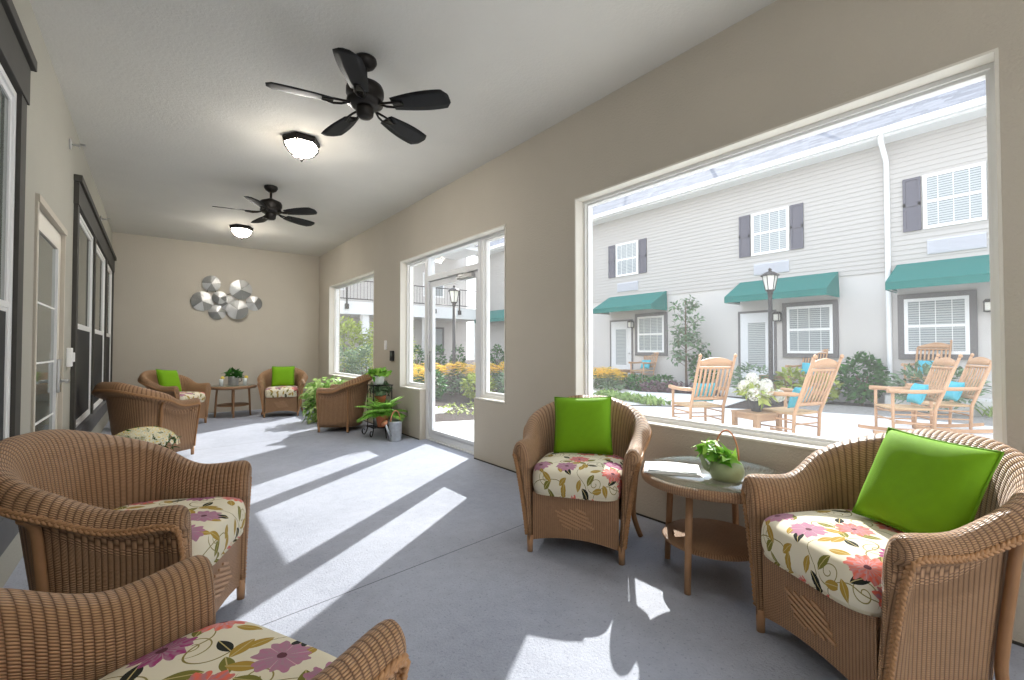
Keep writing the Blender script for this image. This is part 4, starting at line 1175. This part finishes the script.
shrub(4.9, 15.2, -.05, (1.0, .9, 1.15), 1900, .14, .07, 'leaf_yel', 'tall_shrub', 'tall yellow green shrub outside the far window', 101)
shrub(6.1, 14.4, -.05, (.7, .7, 1.2), 1200, .13, .06, 'leaf_yel', 'tall_shrub', 'airy yellow green shrub right in the far window', 102)
for i, (x, y, rr, lab) in enumerate(((3.85, 12.35, .55, 'round blue green shrub left in the far window'), (4.75, 12.7, .55, 'round blue green shrub right in the far window'))):
    shrub(x, y, -.05, (rr, rr, .68), 1100, .09, .055, 'leaf_grey', 'round_shrub', lab, 110 + i)
mb = MB(); r = random.Random(120)
for k in range(260): x, y = r.uniform(4.5, 6.6), r.uniform(7.3, 8.9); mb.leaf((x, y, G - .02), (r.uniform(-1, 1), r.uniform(-1, 1), .6), (0, 0, 1), .09, .05, .4, 2)
tag(mb.build('sparse_leaves', 'leaf_yel'), 'sparse yellow green seedlings in the mulch outside the door', 'seedlings', None, 'stuff')

# rocking chairs (face +X)
def make_rocker(label):
    t = thing('rocking_chair', label, 'rocking chair', (0, 0, 0), 0, 'honey coloured rocking chairs'); w = 'rocker'
    rx = lambda z: -.20 - .30 * max(0, z - .35) / .8
    for s in (-1, 1):
        mb = MB(); mb.tube([(rx(.1), .255 * s, .06), (rx(.4), .255 * s, .4), (rx(1.12), .265 * s, 1.12)], [.02, .023, .019], 8); mb.ball((rx(1.15), .265 * s, 1.145), .027, 1, (1, 1, 1.2)); mb.build('back_post', w, t)
        mb = MB(); mb.tube([(.27, .27 * s, .05), (.27, .27 * s, .63)], [.02, .022], 8); mb.build('front_leg', w, t)
        mb = MB(); mb.tube(crom([(.34, .285 * s, .655), (.2, .285 * s, .65), (0, .285 * s, .645), (rx(.66) + .01, .268 * s, .66)], 3), [.032] * 4 + [.028] * 5 + [.018], 8); mb.build('armrest', w, t)
        mb = MB(); pts = [(-.62 + 1.12 * i / 14, .262 * s, .028 + .16 * ((i / 14 - .52) ** 2)) for i in range(15)]
        mb.grid([[Vector(p) + Vector((0, dy, dz)) for dy, dz in ((-.016, -.024), (.016, -.024), (.016, .024), (-.016, .024))] for p in pts], close_v=True); mb.build('runner', w, t, smooth=False)
        mb = MB()
        for z in (.2, .32): mb.tube([(.27, .268 * s, z), (rx(z), .256 * s, z)], .011, 6)
        mb.build('side_stretcher', w, t)
    mb = MB()
    for x, z in ((.27, .24), (.27, .36), (rx(.26), .26)): mb.tube([(x, -.262, z), (x, .262, z)], .011, 6)
    mb.build('cross_stretcher', w, t)
    mb = MB(); mb.grid([[Vector((.29 - .5 * i / 10, -.255 + .51 * j / 10, .415 - .02 * math.sin(PI * j / 10) * math.sin(PI * i / 10))) for j in range(11)] for i in range(11)]); o = mb.build('woven_seat', 'rockseat', t); o.modifiers.new('t', 'SOLIDIFY').thickness = .03
    rail = lambda z0, z1, arch: [[Vector((rx(z), y * .25, z)) for z in (z0, z1 + arch * (1 - y * y))] for y in [k / 6 - 1 for k in range(13)]]
    for n, a in (('crest_rail', rail(1.0, 1.06, .055)), ('upper_rail', rail(.955, .985, 0)), ('lower_rail', rail(.50, .545, 0))):
        mb = MB(); mb.grid(a); o = mb.build(n, w, t); o.modifiers.new('t', 'SOLIDIFY').thickness = .024
    for k in range(7):
        y = -.2 + .4 * k / 6; z0, z1 = .54, .96
        mb = MB(); mb.grid([[Vector((rx(z) - .012 * math.sin(PI * (z - z0) / (z1 - z0)), y + dy, z)) for dy in (-.015, .015)] for z in [z0 + (z1 - z0) * i / 5 for i in range(6)]]); o = mb.build('back_slat', w, t); o.modifiers.new('t', 'SOLIDIFY').thickness = .012
    return t
RK = [(6.45, 3.66, (.50, .87), 'rocking chair seen from behind, nearest the middle of the courtyard window'), (6.78, 2.52, (.25, .97), 'rocking chair just right of the white flowers on the patio table'),
      (8.55, 1.66, (-.55, .83), 'rocking chair at the right, in front of its twin'), (9.55, 1.42, (-.55, .83), 'rocking chair at the right edge, behind its twin'),
      (12.55, 9.05, (-.95, .1), 'far rocking chair on the stoop under the leftmost awning'), (12.55, 4.32, (-.95, .15), 'far rocking chair on the stoop behind the patio rocker'), (12.5, 2.1, (-.95, .1), 'far rocking chair on the stoop before the right hand window')]
rock0 = make_rocker(RK[0][3]); PIL = []
for k, (x, y, f, lab) in enumerate(RK):
    z = G if x < 12 else (.1 if y > 8 else .12 if y > 3 else .22); r = face(*f)
    if k == 0: rock0.location = (x, y, z); rock0.rotation_euler = (0, 0, r)
    else: dup(rock0, (x, y, z), r, lab)
    PIL.append((x, y, z, r))
def blue_pillow(label):
    t = thing('blue_pillow', label, 'pillow', (0, 0, 0), 0, 'turquoise pillows on the rocking chairs')
    mb, edge = pillow_mesh(); o = mb.build('pillow_cover', 'blue', t); p = MB().tube(edge, .005, 5, closed=True).build('piping', 'blue', t)
    for q in (o, p): q.scale = (.85, .95, .78)
    return t
bp = None
for k, lab in enumerate(('turquoise pillow on the rocking chair seen from behind', 'turquoise pillow on the rocker beside the white flowers', 'turquoise pillow on the right front rocking chair', 'turquoise pillow on the right edge rocking chair', 'turquoise pillow on the far left stoop rocker', 'turquoise pillow on the far middle stoop rocker', 'turquoise pillow on the far right stoop rocker')):
    x, y, z, r = PIL[k]; loc = (x - .13 * math.cos(r), y - .13 * math.sin(r), z + .60)
    if bp is None: bp = o = blue_pillow(lab)
    else: o = dup(bp, loc, 0, lab)
    o.location = loc; o.rotation_euler = (Matrix.Rotation(r, 3, 'Z') @ Matrix.Rotation(math.radians(-20), 3, 'Y')).to_euler()

# patio table with the white bouquet, and small tables on the stoops
def patio_table(label, loc, s=1.0):
    t = thing('patio_table', label, 'table', loc, math.radians(-20), 'low wooden patio tables')
    mb = MB()
    for k in range(5): mb.bb(-.26 * s, .26 * s, (-.26 + .105 * k) * s, (-.26 + .105 * k + .098) * s, .42 * s, .45 * s, .003)
    mb.build('table_top', 'tablewood', t)
    for a in (-1, 1):
        for b in (-1, 1): MB().bb(a * .22 * s - .028, a * .22 * s + .028, b * .22 * s - .028, b * .22 * s + .028, .001, .42 * s).build('leg', 'tablewood', t)
    mb = MB()
    for a in (-1, 1): mb.bb(-.2 * s, .2 * s, a * .22 * s - .012, a * .22 * s + .012, .34 * s, .42 * s); mb.bb(a * .22 * s - .012, a * .22 * s + .012, -.2 * s, .2 * s, .34 * s, .42 * s)
    mb.build('apron', 'tablewood', t)
PTX, PTY = 6.5, 2.85
patio_table('wooden patio table carrying the white bouquet', (PTX, PTY, G), .86)
patio_table('small wooden table beside the far left stoop rocker', (12.5, 9.75, .1), .9); patio_table('small wooden table beside the far middle stoop rocker', (12.5, 5.05, .12), .9)
t = thing('flower_bouquet', 'white hydrangea bouquet in a dark vase on the patio table', 'bouquet', (PTX, PTY, G + .3885))
MB().lathe([(.06, 0), (.085, .06), (.09, .12), (.07, .17), (.08, .185), (.07, .19)], n=20).build('vase', 'darkpot', t)
mb = MB(); foliage(mb, 60, (0, 0, .25), (.2, .2, .1), .14, .06, random.Random(131), .2, False, .3); mb.build('foliage', 'leaf_yel', t)
r = random.Random(130)
for (x, y, z) in ((.0, .05, .44), (.12, -.08, .36), (-.12, .1, .34), (.05, .16, .32), (-.05, -.16, .30), (.16, -.22, .22), (-.18, -.05, .24), (.02, -.02, .33)):
    mb = MB()
    for k in range(150):
        v = Vector((r.gauss(0, 1), r.gauss(0, 1), r.gauss(0, 1))).normalized(); p = Vector((x, y, z)) + v * .085
        for q in range(4):
            a = v.orthogonal().normalized(); b = v.cross(a); d = a * math.cos(q * PI / 2) + b * math.sin(q * PI / 2); mb.leaf(p, d, v, .022, .018, .1, 1)
    mb.build('flower_head', 'petal_white', t)

# ------------------------------------------------------------------ light, sky, camera
w = bpy.data.worlds.new('sky'); bpy.context.scene.world = w; w.use_nodes = True
nt = w.node_tree; bg = nt.nodes['Background']
tc = nt.nodes.new('ShaderNodeTexCoord'); sp = nt.nodes.new('ShaderNodeSeparateXYZ'); nt.links.new(tc.outputs['Generated'], sp.inputs[0])
cr = nt.nodes.new('ShaderNodeValToRGB'); nt.links.new(sp.outputs[2], cr.inputs[0])
cr.color_ramp.elements[0].color = (1, 1, 1, 1); cr.color_ramp.elements[1].color = (.74, .84, 1, 1); cr.color_ramp.elements[1].position = .8
nt.links.new(cr.outputs[0], bg.inputs[0]); bg.inputs[1].default_value = 1.6
S = bpy.data.lights.new('sun', 'SUN'); S.energy = 4.8; S.angle = math.radians(.6); S.color = (1, .965, .91)
so = bpy.data.objects.new('sun', S); C.objects.link(so); so.rotation_euler = Vector((-1.15, -.776, -1)).to_track_quat('-Z', 'Y').to_euler(); so.location = (20, 14, 18)
cam = bpy.data.cameras.new('camera'); cam.sensor_width = 36; cam.lens = 36 * 455 / 1024; cam.clip_start = .02; cam.clip_end = 300
co = bpy.data.objects.new('camera', cam); C.objects.link(co); co.location = (0, 0, 1.2)
co.rotation_euler = (math.radians(90 + 1.133), 0, math.radians(-38.16))
sc = bpy.context.scene; sc.camera = co
sc.view_settings.view_transform = 'Standard'; sc.view_settings.look = 'None'; sc.view_settings.gamma = 1; sc.view_settings.use_curve_mapping = False
sc.view_settings.exposure = .8
sc.cycles.use_denoising = True
sc.cycles.max_bounces = 10; sc.cycles.diffuse_bounces = 6; sc.cycles.transparent_max_bounces = 16
sc.cycles.sample_clamp_indirect = 12
